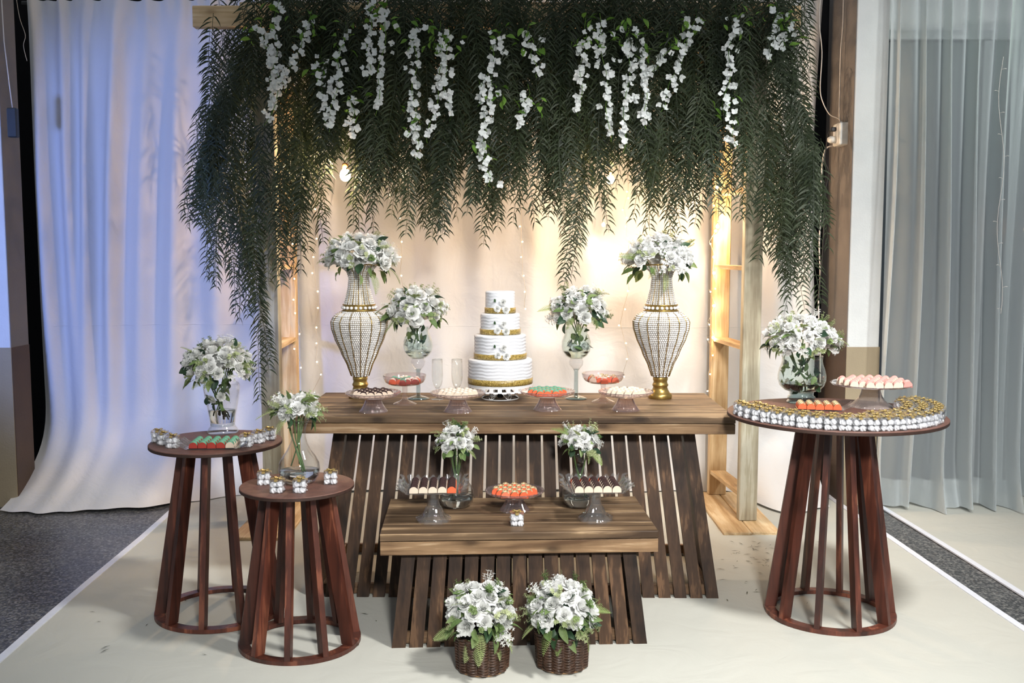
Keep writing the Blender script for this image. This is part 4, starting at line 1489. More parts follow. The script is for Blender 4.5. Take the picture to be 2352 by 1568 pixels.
# ------------------------------------------------------------------ cake and its stand
ck = base(1149, 921, ZM, 0.088)
cs_ = thing('cake_stand', 'white enamel cake stand with pierced skirt and filigree foot', 'cake stand', ck)
mb = MB(); mb.lathe([(0.001, 0.068), (0.150, 0.068), (0.153, 0.070), (0.153, 0.072), (0.150, 0.074), (0.001, 0.074)], 80); part('plate', mb, 'white_metal', cs_)
mb = MB()
nS = 96
for i in range(nS):
    a0_, a1_ = 2 * PI * i / nS, 2 * PI * (i + 1) / nS
    zb = 0.040 + 0.006 * (1 - abs(math.sin(PI * (i + 0.5) / 4)))
    zs = [0.069, 0.063, 0.050, zb]
    for k in range(3):
        if k == 1 and i % 4 in (1, 2):
            continue
        for rr_, fl in ((0.1525, 0), (0.1512, 1)):
            V = [(rr_ * math.cos(a0_), rr_ * math.sin(a0_), zs[k]), (rr_ * math.cos(a1_), rr_ * math.sin(a1_), zs[k]), (rr_ * math.cos(a1_), rr_ * math.sin(a1_), zs[k + 1]), (rr_ * math.cos(a0_), rr_ * math.sin(a0_), zs[k + 1])]
            mb.add(V, [(3, 2, 1, 0) if not fl else (0, 1, 2, 3)])
part('pierced_skirt', mb, 'white_metal', cs_, False)
mb = MB(); mb.torus(0.087, 0.0028, 0.003, 60, 6); part('base_ring', mb, 'white_metal', cs_)
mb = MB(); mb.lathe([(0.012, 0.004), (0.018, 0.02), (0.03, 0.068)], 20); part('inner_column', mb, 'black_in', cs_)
for k in range(6):
    a = R(-60) + k * PI / 3
    mb = MB()

    def petal_pt(u, s):
        """u along the panel from top to base, s sideways."""
        rad = 0.040 + 0.047 * u ** 1.6
        z = 0.067 - 0.062 * u
        return Vector((rad * math.cos(a) - s * math.sin(a), rad * math.sin(a) + s * math.cos(a), z))
    for sc_ in (1.0, 0.62):
        mb.tube([petal_pt(0.5 - 0.5 * math.cos(q * PI / 12) * sc_ + (1 - sc_) * 0.1, 0.021 * sc_ * math.sin(q * PI / 12)) for q in range(25)], 0.0023, 5)
    for s in (-1, 1):
        mb.tube([petal_pt(0.52 + 0.16 * (1 - q / 14) * math.cos(q * 0.8), s * (0.007 + 0.006 * (1 - q / 14) * math.sin(q * 0.8))) for q in range(15)], 0.0014, 4)
    mb.tube([petal_pt(q / 6, 0) for q in range(7)], 0.0014, 4)
    part('filigree_panel', mb, 'white_metal', cs_)

cake = thing('wedding_cake', 'white four-tier wedding cake with gold ribbons and sugar roses', 'cake', ck + Vector((0, 0, 0.0742)))
zc = 0.0
tiers = [(0.150, 0.118, 0.028), (0.121, 0.114, 0.025), (0.092, 0.098, 0.025), (0.069, 0.104, 0.026)]
for k, (tr_, th_, rb) in enumerate(tiers):
    mb = MB()
    prof = [(0.001, 0.0), (tr_, 0.0)]
    nz_ = 30
    for i in range(nz_ + 1):
        prof.append((tr_, 0.001 + (th_ - 0.007) * i / nz_))
    prof += [(tr_ - 0.002, th_ - 0.002), (tr_ - 0.006, th_), (tr_ * 0.6, th_ + 0.0008), (0.001, th_)]
    rowh = 0.0155 if k < 2 else 0.0145
    amp = 0.0048 if k < 2 else (0.004 if k == 2 else 0.002)

    def ruff(r, z, a, tr_=tr_, th_=th_, rowh=rowh, amp=amp, k=k):
        if r < tr_ - 0.0005 or z > th_ - 0.004 or z < rb:
            return r, z
        ph = (z + 0.0018 * math.sin(9 * a + k) + 0.0012 * math.sin(23 * a + 2 * k + z * 60)) / rowh
        q = ph - math.floor(ph)
        return r + amp * (q ** 2 if q < 0.85 else (1 - q) / 0.15 * 0.72), z
    mb.lathe(prof, 120, ruff)
    tier = part('tier', mb, 'icing', cake, loc=(0, 0, zc))
    mb = MB(); mb.lathe([(tr_ + 0.0012, 0.001), (tr_ + 0.0042, 0.002), (tr_ + 0.0042, rb), (tr_ + 0.0012, rb + 0.001)], 100, lambda r, z, a: (r + 0.0006 * math.sin(70 * a), z))
    part('gold_ribbon', mb, 'gold_ribbon', tier)
    if k > 0:
        for (ox, oz, sr) in ((0.010, th_ * 0.52, 0.0195), (-0.016, th_ * 0.22, 0.0180), (0.021, th_ * 0.18, 0.0200)):
            a = -PI / 2 + ox / tr_ + 0.06
            d = Vector((math.cos(a), math.sin(a), 0.15))
            link('sugar_rose', ROSES[(k + int(ox > 0)) % 4], tier, mtx=mtx(d * (tr_ + 0.002) + Vector((0, 0, oz - 0.15 * tr_)), d, k + ox * 100, sr))
        a = -PI / 2 - 0.020 / tr_
        link('leaf', LEAVES[1], tier, mtx=mtx_x((tr_ * math.cos(a) * 1.03, tr_ * math.sin(a) * 1.03 - 0.004, th_ * 0.52), (-0.4, -0.25, 1), 1.57, 0.018))
    zc += th_ + 0.0008

# ------------------------------------------------------------------ main table: sweets
SP = [(858, 950, 'choc', 'cream', 'dark chocolate truffle in cream paper on the stand below the pearl vase', 'chocolate truffles on the stand below the pearl vase', 'low pressed glass stand of dark chocolate truffles on the long table'),
      (1052, 950, 'cream', 'cream', 'cream truffle in cream paper on the stand before the champagne flutes', 'cream truffles before the flutes', 'low pressed glass stand of cream truffles before the champagne flutes'),
      (1257, 946, 'mint', 'orange', 'mint green truffle in orange paper on the stand beside the cake', 'mint truffles in orange paper beside the cake', 'low pressed glass stand of green and orange truffles beside the cake'),
      (1437, 947, 'cream', 'cream', 'cream truffle in cream paper on the stand before the pearl vase foot', 'cream truffles before the pearl vase foot', 'low pressed glass stand of cream truffles before the pearl vase foot')]
for i, (x, y, cd_, hd, lb, gp, ls) in enumerate(SP):
    c = base(x, y, ZM, 0.0585)
    low_stand(ls, c)
    sweets_round(c, ZM + 0.0690, 0.088, 0.0345, cd_, hd, lb, gp, i)
for (x, y, lab, gp, cds, hds, txt) in ((930, 932, 'footed glass coupe of red and mint sweets beside the goblet vase', 'sweets in the red coupe', ('mint', 'cream'), ('orange', 'red'), 'red paper'),
                                       (1385, 927, 'footed glass coupe of orange and cream sweets past the goblet vase', 'sweets in the orange coupe', ('cream', 'nut'), ('orange', 'cream'), 'mixed paper')):
    c = base(x, y, ZM, 0.053)
    coupe(lab, c)
    names = {'mint': 'mint green', 'cream': 'cream', 'nut': 'nut-covered'}
    where = 'in the coupe beside the flutes' if x < 1000 else 'in the coupe near the lit ladder tower'
    sweets_round(c, ZM + 0.0960, 0.066, 0.0345, cds, hds, lambda a_, b_: names[a_] + ' truffle in ' + b_ + ' paper ' + where, gp, x, 1.0)

# ------------------------------------------------------------------ low table
RZL = R(2.6)
lp = base(996, 1206, ZLOW, 0.067)
rp = base(1367, 1204, ZLOW, 0.067)
square_pedestal('square glass pedestal holding truffles with one orange column on the low table', lp, RZL)
square_pedestal('square glass pedestal holding truffles with an orange back row on the low table', rp, RZL)


def lfn(i, j):
    if i == 4:
        return 'choc', 'orange', 'chocolate truffle in orange paper in the end column of its pedestal'
    return 'choc', 'cream', 'chocolate truffle in cream paper on the pedestal with one orange column'


def rfn(i, j):
    if j == 4 and i < 4:
        return 'choc', 'orange', 'chocolate truffle in orange paper in the back row of its pedestal'
    return 'choc', 'cream', 'chocolate truffle in cream paper on the pedestal with an orange back row'


sweets_grid(lp, ZLOW + 0.1292, RZL, 5, 5, 0.0365, 0.0325, lfn, 'chocolate truffles on the square pedestal with an orange column', 1.04)
sweets_grid(rp, ZLOW + 0.1292, RZL, 5, 5, 0.0365, 0.0325, rfn, 'chocolate truffles on the square pedestal with an orange back row', 1.04)
cst = base(1182, 1180, ZLOW, 0.0585)
low_stand('low pressed glass stand of nutty orange truffles on the low table', cst, 1.0)
sweets_round(cst, ZLOW + 0.0690, 0.094, 0.0375, 'nut', ('orange', 'coral'), lambda a_, b_: 'nut-covered truffle in orange paper on the low table stand', 'nut truffles on the low table stand', 5, 1.08)
lv = base(1049, 1169, ZLOW, 0.05)
rv = base(1331, 1168, ZLOW, 0.05)
carafe_vase('clear carafe vase behind the square pedestal with one orange column', lv)
carafe_vase('clear carafe vase behind the square pedestal with an orange back row', rv)
bouquet('small white rose bouquet in the carafe behind the orange-column pedestal', lv + Vector((0, 0, 0.268)), 0.082, 0.072, 14, 0.029, 61, lv + Vector((0, 0, 0.03)), 0.03, cmin=-0.25, ferns=3, n_stem=9, sub=-0.10, group='small bouquets in carafe vases', dense=1.3)
bouquet('small white rose bouquet in the carafe behind the orange-row pedestal', rv + Vector((0, 0, 0.268)), 0.082, 0.072, 14, 0.029, 77, rv + Vector((0, 0, 0.03)), 0.03, cmin=-0.25, ferns=4, n_stem=9, sub=-0.10, group='small bouquets in carafe vases', dense=1.3)
favour_box(base(1187, 1209, ZLOW, 0.0225), 'single clear favour box with gold bow standing alone on the low table', 'favour boxes with gold bows', R(3), 1.1)

# ------------------------------------------------------------------ round table near the curtain
uv = base(512, 999, ZL, 0.066)
urn_vase('clear footed urn vase half filled with water on the round table', uv)
b3 = bouquet('full dome of white roses in the footed urn vase before the curtain', uv + Vector((-0.012, 0, 0.285)), 0.150, 0.112, 40, 0.032, 83, uv + Vector((0, 0, 0.06)), 0.03, cmin=-0.35, ferns=6, n_stem=10, sub=-0.12)
sunken(b3, 26, 0.055, -0.165, -0.055, 0.034, 9, 2, 0.45)
tp = atz(481, 1034, ZL)
tc_ = Vector((tp.x + 0.0, tp.y + 0.075, ZL))
tr = thing('glass_tray', 'flat ruffled glass tray of mint truffles in red paper', 'tray', tc_, R(4))
mb = MB(); mb.box(-0.093, 0.093, -0.068, 0.068, 0.0, 0.005, 0.001); part('tray_base', mb, 'clear_press', tr, False)
for s in (-1, 1):
    mb = MB()

    def fn(u, v, s=s):
        q = (u * 2 - 1) * 0.068
        return (s * (0.093 + 0.045 * v), q * (1 + 0.2 * v), 0.004 + 0.030 * v ** 1.4 * (0.75 + 0.25 * math.cos(q * 260)))
    mb.grid(30, 5, fn); mb.grid(30, 5, lambda u, v: (lambda p: (p[0], p[1], p[2] - 0.002))(fn(u, v)))
    part('ruffled_wing', mb, 'clear_press', tr)


def mfn(i, j):
    if i == 4:
        return 'mint', 'cream', 'mint green truffle in cream paper in the end column of its tray'
    return 'mint', 'red', 'mint green truffle in red paper on the flat glass tray'


sweets_grid(tc_, ZL + 0.0052, R(4), 5, 4, 0.0355, 0.0325, mfn, 'mint truffles on the flat glass tray', 1.0)
for i, (x, y, a) in enumerate(((364, 1017, 8), (377, 1023, -4), (397, 1030, 3), (567, 1027, 2), (595, 1019, -6), (620, 1012, 5))):
    lb = 'clear favour box with gold bow beside the mint truffle tray, ' + ('at the curtain side' if i < 3 else 'at the wooden post side')
    favour_box(base(x, y, ZL, 0.0225), lb, 'favour boxes on the urn vase table', R(a), 1.05)

# ------------------------------------------------------------------ short stool table
sv = base(688, 1114, ZS, 0.052)
carafe_vase('clear carafe vase on the short stool table', sv, 1.08)
bouquet('small loose white rose bouquet in the carafe on the short stool table', sv + Vector((-0.008, 0, 0.275)), 0.088, 0.066, 13, 0.032, 91, sv + Vector((0, 0, 0.035)), 0.03, cmin=-0.2, ferns=4, n_stem=8, sub=-0.10, group='small bouquets in carafe vases', dense=1.5)
for i, (x, y, a, wh) in enumerate(((608, 1114, 4, 'beside the carafe at the table rim'), (638, 1133, -3, 'at the front of the stool table, before the carafe'), (690, 1133, 2, 'at the front of the stool table, below the carafe'), (760, 1113, 6, 'standing apart near the slatted base'))):
    favour_box(base(x, y, ZS, 0.0225), 'clear favour box with gold bow ' + wh, 'favour boxes on the short stool table', R(a), 1.05)

# ------------------------------------------------------------------ favour table
hv = base(1840, 929, ZR, 0.062)
hurricane_vase('round clear hurricane vase on a ringed glass foot on the favour table', hv)
b4_ = bouquet('full white rose bouquet in the hurricane vase on the favour table', hv + Vector((-0.008, 0, 0.272)), 0.165, 0.118, 40, 0.033, 101, hv + Vector((0, 0, 0.10)), 0.03, cmin=-0.30, ferns=4, n_stem=8, sub=-0.12)
sunken(b4_, 34, 0.078, -0.215, -0.085, 0.036, 15, 4, 0.35)
fs = base(1999, 941, ZR, 0.088)
flat_stand('wide clear glass cake stand of pink truffles on the favour table', fs)
sweets_round(fs + Vector((0.012, 0, 0)), ZR + 0.0920, 0.132, 0.0375, 'pink', ('cream', 'cream', 'pink'), lambda a_, b_: 'pink truffle in ' + b_ + ' paper on the wide glass cake stand', 'pink truffles on the wide cake stand', 4, 1.08, 0.034)
ot = atz(1890, 945, ZR)
oc = Vector((ot.x, ot.y + 0.06, ZR))
tr = thing('glass_tray', 'flat glass tray of orange truffles behind the favour boxes', 'tray', oc, R(-10))
mb = MB(); mb.box(-0.088, 0.088, -0.05, 0.05, 0.0, 0.005, 0.001); part('tray_base', mb, 'clear_press', tr, False)
mb = MB()
mb.grid(24, 5, lambda u, v: (0.088 + 0.05 * v, (u * 2 - 1) * 0.05 * (1 + 0.2 * v), 0.004 + 0.03 * v ** 1.4 * (0.75 + 0.25 * math.cos(u * 30))))
part('ruffled_wing', mb, 'clear_press', tr)
sweets_grid(oc, ZR + 0.0052, R(-10), 5, 3, 0.035, 0.0325, lambda i, j: ('nut', 'orange', 'nut-covered truffle in orange paper on the tray behind the favour boxes'), 'orange truffles on the tray behind the favour boxes', 1.0)

front = [(1692, 943), (1716, 947), (1741, 952), (1766, 957), (1791, 963), (1818, 969), (1853, 974), (1897, 979), (1944, 984), (1981, 984), (2016, 983), (2048, 981), (2078, 979), (2103, 971), (2119, 962), (2130, 954), (2137, 947)]
placed = []
sz = 1.06
P = [base(x, y, ZR, 0.0225) for x, y in front]
cen = Vector((CR[0], CR[1], ZR))


def try_box(p, ang, lb):
    lim = 2 * B * sz + 0.003
    for q in placed:
        if (Vector(q) - Vector(p)).length < lim:
            return False
    if (Vector(p) - cen).length > 0.395:
        p = cen + (Vector(p) - cen).normalized() * 0.395
        for q in placed:
            if (Vector(q) - p).length < lim:
                return False
    if (Vector(p) - fs).length < 0.088 + 0.036 or (Vector(p) - hv).length < 0.064 + 0.036:
        return False
    d = Vector(p) - oc
    if abs(d.x) < 0.15 and abs(d.y) < 0.085:
        return False
    placed.append(tuple(p))
    favour_box(p, lb, 'favour boxes on the tall round table', ang, sz)
    return True


LBL = ['clear gold-bowed favour box in the outer rim row', 'clear gold-bowed favour box in the second row', 'clear gold-bowed favour box in the inner row']
# walk three arcs of the rim
for row, rad in enumerate((0.388, 0.332, 0.276)):
    a = -178.0 if row == 0 else (-172 if row == 1 else -80)
    end = 22.0 if row < 2 else 30
    while a < end:
        e = R(a)
        p = cen + Vector((math.cos(e) * rad, math.sin(e) * rad, 0))
        zone = 'near the long table end' if a < -135 else ('before the hurricane vase' if a < -98 else ('before the pink truffle stand' if a < -45 else 'on the sheer curtain side'))
        try_box(p, e + PI / 2 if a > -60 else e * 0.35 + R(30), LBL[row] + ' ' + zone)
        a += 1.5

# ------------------------------------------------------------------ wicker baskets with flowers
def basket(label, loc, seed):
    t = thing('wicker_basket', label, 'basket', loc, rnd.uniform(0, 1), 'wicker flower baskets')
    R0, HB, NL = 0.088, 0.128, 13
    mb = MB()
    rows = 24

    def rad(a, z):
        return (R0 + 0.006 * z / HB) * (1 + 0.125 * abs(math.sin(NL * a / 2)) ** 0.8 - 0.06)
    for i in range(rows):
        z = 0.006 + (HB - 0.012) * i / (rows - 1)
        n = 140
        pts = []
        for j in range(n + 1):
            a = 2 * PI * j / n
            q = rad(a, z)
            pts.append((q * math.cos(a), q * math.sin(a), z + 0.0012 * math.sin(NL * a + i * PI)))
        mb.tube(pts, 0.0029, 5, False)
    o = part('weave', mb, 'wicker', t); o['kind'] = 'stuff'
    mb = MB()
    for j in range(NL):
        a = 2 * PI * j / NL
        q = R0 * 0.93
        mb.tube([(q * math.cos(a), q * math.sin(a), 0.004), ((q + 0.006) * math.cos(a), (q + 0.006) * math.sin(a), HB)], 0.0035, 5)
    part('stakes', mb, 'wicker', t)
    mb = MB()
    mb.tube([(rad(2 * PI * j / 140, HB) * math.cos(2 * PI * j / 140), rad(2 * PI * j / 140, HB) * math.sin(2 * PI * j / 140), HB - 0.002) for j in range(141)], 0.005, 6, False)
    part('rim', mb, 'wicker', t)
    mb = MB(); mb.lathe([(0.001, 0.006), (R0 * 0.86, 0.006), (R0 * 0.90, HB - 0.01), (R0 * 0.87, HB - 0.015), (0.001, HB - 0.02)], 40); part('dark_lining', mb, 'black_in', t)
    mb = MB(); mb.lathe([(0.001, 0.0), (R0 * 1.0, 0.0), (R0 * 1.0, 0.004), (0.001, 0.0045)], 48); part('base_board', mb, 'wicker_base', t, False)


k1 = base(1108, 1556, 0.0085, 0.092)
k2 = base(1291, 1549, 0.0085, 0.092)
basket('dark wicker flower basket on the carpet below the orange-column pedestal', k1, 1)
basket('dark wicker flower basket on the carpet below the orange-row pedestal', k2, 2)
bouquet('bushy white rose and fern arrangement with a frond drooping over its basket', k1 + Vector((-0.01, 0, 0.190)), 0.128, 0.125, 32, 0.034, 211, None, cmin=-0.15, ferns=8, group='basket flower arrangements', dense=1.2)
bouquet('bushy white rose arrangement in the basket standing nearer the round favour table', k2 + Vector((0.0, 0, 0.190)), 0.128, 0.125, 32, 0.034, 223, None, cmin=-0.15, ferns=6, group='basket flower arrangements', dense=1.2)

# ------------------------------------------------------------------ hanging willow greenery
def willow_strand(L_, seed):
    """Drooping twig of length L_ hanging from the origin, leaflets in a loose herringbone."""
    r = random.Random(seed)
    mb = MB()
    sx, sy = r.uniform(-0.05, 0.05), r.uniform(-0.03, 0.03)
    ph = r.uniform(0, 6)

    def mid(t):
        return Vector((sx * t * t + 0.012 * math.sin(t * 7 + ph), sy * t * t + 0.010 * math.cos(t * 6 + ph), -t))
    n = int(L_ / 0.035) + 2
    mb.tube([mid(L_ * i / n) for i in range(n + 1)], [0.0014] * (n) + [0.0006], 3, False)
    t = 0.015
    while t < L_:
        tl = t / L_
        ln = r.uniform(0.058, 0.082) * (1 - 0.42 * tl ** 3)
        for s in (-1, 1):
            if r.random() < 0.06:
                continue
            p = mid(t + r.uniform(-0.004, 0.004))
            el = r.uniform(0.35, 0.78)
            out_ = Vector((s * math.cos(el), r.uniform(-0.45, 0.45), -math.sin(el)))
            out_.normalize()
            sd = out_.cross(Vector((0, 1, 0.2))).normalized() * 0.0037
            q1 = p + out_ * ln * 0.35 + Vector((0, 0, 0.004))
            q2 = p + out_ * ln * 0.72 + Vector((0, 0, -0.002))
            q3 = p + out_ * ln + Vector((0, 0, -0.016))
            mb.add([p, q1 - sd, q1 + sd, q2 - sd * 0.8, q2 + sd * 0.8, q3], [(0, 1, 2), (1, 3, 4, 2), (3, 5, 4)])
        t += r.uniform(0.021, 0.027)
    # a short fork
    return mb


LENS = [0.30, 0.42, 0.55, 0.70, 0.88]
VAR = {L_: [willow_strand(L_, int(L_ * 1000) + k) for k in range(4)] for L_ in LENS}
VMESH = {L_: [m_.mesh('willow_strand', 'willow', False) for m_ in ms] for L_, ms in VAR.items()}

BOT = [(458, 505), (480, 560), (500, 640), (520, 650), (545, 560), (565, 740), (590, 720), (615, 660), (640, 640), (665, 600), (700, 640), (725, 520), (745, 400), (770, 400), (800, 545), (830, 550), (860, 500), (885, 470), (915, 500),
       (950, 548), (985, 545), (1010, 548), (1040, 530), (1065, 500), (1090, 470), (1120, 500), (1146, 570), (1170, 500), (1200, 515), (1230, 515), (1260, 500), (1285, 510), (1305, 560), (1345, 560), (1365, 480), (1400, 430), (1425, 455),
       (1445, 440), (1465, 420), (1490, 530), (1525, 550), (1555, 520), (1590, 490), (1620, 520), (1645, 440), (1665, 330), (1690, 400), (1710, 500), (1745, 510), (1765, 640), (1790, 680), (1820, 640), (1850, 660), (1870, 600)]


def bot(x):
    for (x0, y0), (x1, y1) in zip(BOT[:-1], BOT[1:]):
        if x0 <= x <= x1:
            return y0 + (y1 - y0) * (x - x0) / (x1 - x0)
    return BOT[0][1] if x < BOT[0][0] else BOT[-1][1]


wil = thing('willow_garland', 'dense dark green hanging willow garland covering the top of the wooden frame', 'garland')
gr = random.Random(5)
strands = []


def put(x, y, Y, L_, tilt=None):
    for (bx0, by0) in ((793, 402), (1402, 412)):   # keep the two big bulbs clear
        if abs(x - bx0) < 30 and y > by0 - 22:
            y = by0 - 24 - gr.uniform(0, 60)
    p = aty(x, y, Y)
    top = Vector((p.x, p.y, p.z + L_))
    if top.z > 2.90:
        top.z = 2.90 - gr.uniform(0, 0.06)
    strands.append((Y, top, L_, gr.randrange(4), gr.uniform(-0.9, 0.9) + (PI if gr.random() < 0.5 else 0), tilt or (gr.uniform(-0.16, 0.16), gr.uniform(-0.17, 0.17))))


# fringe: every tip of the outline
for (x, y) in BOT:
    for k in range(3):
        put(x + gr.uniform(-9, 9), y - gr.uniform(0, 45) * k, gr.uniform(5.0, 5.28), gr.choice((0.42, 0.55, 0.55, 0.70)))
# long tails at both towers and past the goblet bouquet
for (x, y, L_) in ((590, 925, 0.70), (572, 830, 0.88), (600, 700, 0.88), (585, 860, 0.55), (1325, 668, 0.55), (1340, 640, 0.55), (1312, 640, 0.42), (1830, 725, 0.55), (1815, 715, 0.42), (1800, 690, 0.55), (1848, 700, 0.42), (500, 655, 0.70), (525, 660, 0.70)):
    put(x, y, 5.16, L_)
# body of the mass
for k in range(900):
    x = gr.uniform(486, 1850)
    edge = min(x - 486, 1850 - x)
    b = bot(x)
    top_lim = 60 + max(0, 110 - edge) * 0.8
    f = gr.random() ** 0.75
    y = top_lim + (b - 25 - top_lim) * f
    side = 1 if edge < 150 else 0
    Y = gr.uniform(5.02, 5.28) if gr.random() < 0.55 else gr.uniform(5.42, 5.62)
    if side and gr.random() < 0.5:
        Y = gr.uniform(5.45, 5.9)
    put(x, y, Y, gr.choice((0.30, 0.42, 0.42, 0.55)))
for k in range(170):
    x = gr.uniform(560, 1812)
    put(x, gr.uniform(110, 230), gr.uniform(5.0, 5.25), gr.choice((0.30, 0.42)))
for k in range(330):   # inner layer that closes the gaps
    x = gr.uniform(505, 1840)
    edge = min(x - 505, 1840 - x)
    lim = max(150, bot(x) - 95) if edge > 60 else bot(x) - 20
    put(x, gr.uniform(120, max(130, lim)), gr.uniform(5.42, 5.72), gr.choice((0.30, 0.42, 0.55)))
# short sprays standing off the top and the sides
for k in range(90):
    x = gr.uniform(550, 1815)
    p = aty(x, gr.uniform(-10, 60), gr.uniform(5.03, 5.28))
    strands.append((5.1, p, 0.30, gr.randrange(4), gr.uniform(0, 6), (gr.uniform(-0.9, 0.9), gr.uniform(-0.9, 0.9))))
for k in range(26):
    y = gr.uniform(90, 420)
    x = 545 - 85 * smoothstep(60, 420, y)
    strands.append((5.2, aty(x + 22, y - 30, 5.2), 0.30, gr.randrange(4), gr.uniform(-.4, .4), (0.0, gr.uniform(0.1, 0.35))))
    x = 1815 + 60 * smoothstep(60, 420, y)
    strands.append((5.2, aty(x - 22, y - 30, 5.2), 0.30, gr.randrange(4), gr.uniform(-.4, .4), (0.0, gr.uniform(-0.35, -0.1))))
strands.sort(key=lambda s: s[0])
rest = MB()
for i, (Y, top, L_, vi, rz, tl) in enumerate(strands):
    mt = Matrix.Translation(top) @ Euler((tl[0], tl[1], rz)).to_matrix().to_4x4()
    if i < 300:
        link('willow_strand', VMESH[L_][vi], wil, mtx=mt)
    else:
        src = VAR[L_][vi]
        rest.add([mt @ Vector(p) for p in src.v], src.f)
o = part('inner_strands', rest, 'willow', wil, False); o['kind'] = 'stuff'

# ------------------------------------------------------------------ white wisteria garlands
def blossom_mesh(seed):
    r = random.Random(seed)
    mb = MB()
    for i in range(4):
        a = i * PI / 2 + r.uniform(-0.3, 0.3)
        l = r.uniform(0.75, 1.0)
        ca, sa = math.cos(a), math.sin(a)
        cup = r.uniform(0.2, 0.7)

        def fn(u, v):
            q = v * 2 - 1
            w_ = 0.48 * math.sin(PI * min(1, 0.12 + 0.82 * u)) ** 0.7
            x, y = u * l, q * w_
            return (x * ca - y * sa, x * sa + y * ca, cup * u * u - 0.12 * q * q + 0.08 * math.sin(9 * v + i))
        mb.grid(3, 3, fn)
    mb.tube([(0, 0, -0.5), (0, 0, 0)], 0.05, 4)
    return mb.mesh('blossom', 'blossom')


BLOS = [blossom_mesh(i) for i in range(4)]
WIS = [(638, 2, 622, 250, 'the one nearest the beam end'), (600, 62, 652, 205, ''), (715, 45, 612, 275, ''), (738, 130, 748, 275, ''), (792, 72, 758, 290, ''), (812, 225, 806, 315, ''), (850, 2, 846, 175, ''), (888, 22, 864, 252, ''),
       (955, 62, 950, 265, ''), (948, 262, 962, 362, ''), (1012, 70, 1032, 265, ''), (1030, 85, 984, 315, ''), (1148, 75, 1100, 235, ''), (1128, 195, 1104, 350, ''), (1104, 338, 1126, 425, ''), (1216, 72, 1232, 172, ''), (1212, 215, 1190, 295, ''),
       (1346, 62, 1328, 255, ''), (1378, 52, 1402, 310, ''), (1448, 62, 1432, 335, ''), (1476, 95, 1484, 285, ''), (1600, 42, 1522, 245, ''), (1562, 92, 1482, 180, ''), (1690, 30, 1664, 245, ''), (1664, 235, 1692, 335, ''), (1782, 22, 1772, 135, ''), (1808, 55, 1796, 115, '')]
WLAB = ['beside the projecting beam end', 'outermost at the beam-end side', 'slanting long near the beam end', 'short, over the wide bulb', 'long, above the glowing bulb', 'short sparse tip above the pearl vase', 'long, starting at the top edge above the pearl vase', 'long, second from the top-edge one',
        'full, above the goblet vase', 'lowest sparse tip above the goblet vase', 'full straight one beside the goblet-side gap', 'long forked one above the champagne flutes', 'thin, high above the cake', 'middle piece above the cake', 'lowest piece above the cake', 'half hidden, just past the cake', 'small hidden tip past the cake',
        'full, above the far goblet bouquet', 'long, above the far goblet vase', 'very long and full, over the second bulb', 'full, beside the longest one', 'long slanting one above the far pearl vase', 'short crossing piece above the far pearl vase', 'straight single one before the ladder tower', 'low tip before the ladder tower', 'short, near the outer corner', 'tiny, at the outer corner']
wr_ = random.Random(9)
for (x0, y0, x1, y1, _), wl in zip(WIS, WLAB):
    p0, p1 = aty(x0, y0, 4.99), aty(x1, y1, 4.96)
    t = thing('wisteria_garland', 'white wisteria garland ' + wl, 'garland', p0, 0, 'white wisteria garlands')
    d = p1 - p0
    n = max(5, int(math.hypot(x1 - x0, y1 - y0) / 5.8))
    ph = wr_.uniform(0, 6)
    pts = [d * (i / 12) + Vector((0.012 * math.sin(i * 0.9 + ph), 0.008 * math.cos(i * 1.1), 0)) for i in range(13)]
    mb = MB(); mb.tube([Vector((0, 0.02, 0.05))] + pts + [d * 1.06], 0.0016, 4); part('stem', mb, 'lime', t)
    for i in range(n):
        q = (i + 0.5) / n
        p = d * q + Vector((wr_.gauss(0, 0.020) * (1.15 - q * 0.6), wr_.uniform(-0.03, 0.02), wr_.uniform(-0.01, 0.01)))
        zd = Vector((wr_.uniform(-0.8, 0.8), -1, wr_.uniform(-0.7, 0.5)))
        link('blossom', BLOS[wr_.randrange(4)], t, mtx=mtx(p, zd, wr_.uniform(0, 6), wr_.uniform(0.0125, 0.0225)))
    for i in range(9):
        p = Vector((wr_.uniform(-0.07, 0.07), wr_.uniform(-0.02, 0.02), wr_.uniform(-0.10, 0.05)))
        link('lime_leaf', LIME[wr_.randrange(2)], t, mtx=mtx_x(p, (wr_.uniform(-1, 1), -0.4, wr_.uniform(-1, 0.3)), wr_.uniform(-1, 1), wr_.uniform(0.034, 0.054)))

# ------------------------------------------------------------------ fairy light strings and bulbs
mb = MB(); mb.ball((0, 0, 0), 0.0042, 8, 6); LED = mb.mesh('led', 'led')
mb = MB(); mb.ball((0, 0, 0), 0.0085, 10, 8); LED2 = mb.mesh('led', 'led')


def fairy(label, pts, Y, top, big=()):
    t = thing('fairy_light_string', label, 'light string', (0, 0, 0), 0, 'warm fairy light strings')
    P3 = [aty(x, y, Y) for x, y in pts]
    wp = [aty(pts[0][0] + 3, top, Y)]
    for i, p in enumerate(P3):
        wp.append(p + Vector((0.008 * (-1) ** i, 0.004, 0.012)))
    mb = MB(); mb.tube(wp, 0.0011, 4); part('wire', mb, 'wire', t)
    for i, p in enumerate(P3):
        link('led', LED2 if i in big else LED, t, loc=p)
        if i in big:
            lamp('led_light', 'POINT', p + Vector((0, -0.012, 0)), 0.5, (1.0, 0.66, 0.38), None, 0.006)
        mb = MB(); mb.tube([p + Vector((0.008 * (-1) ** i, 0.004, 0.012)), p], 0.0009, 4); part('led_lead', mb, 'wire', t)


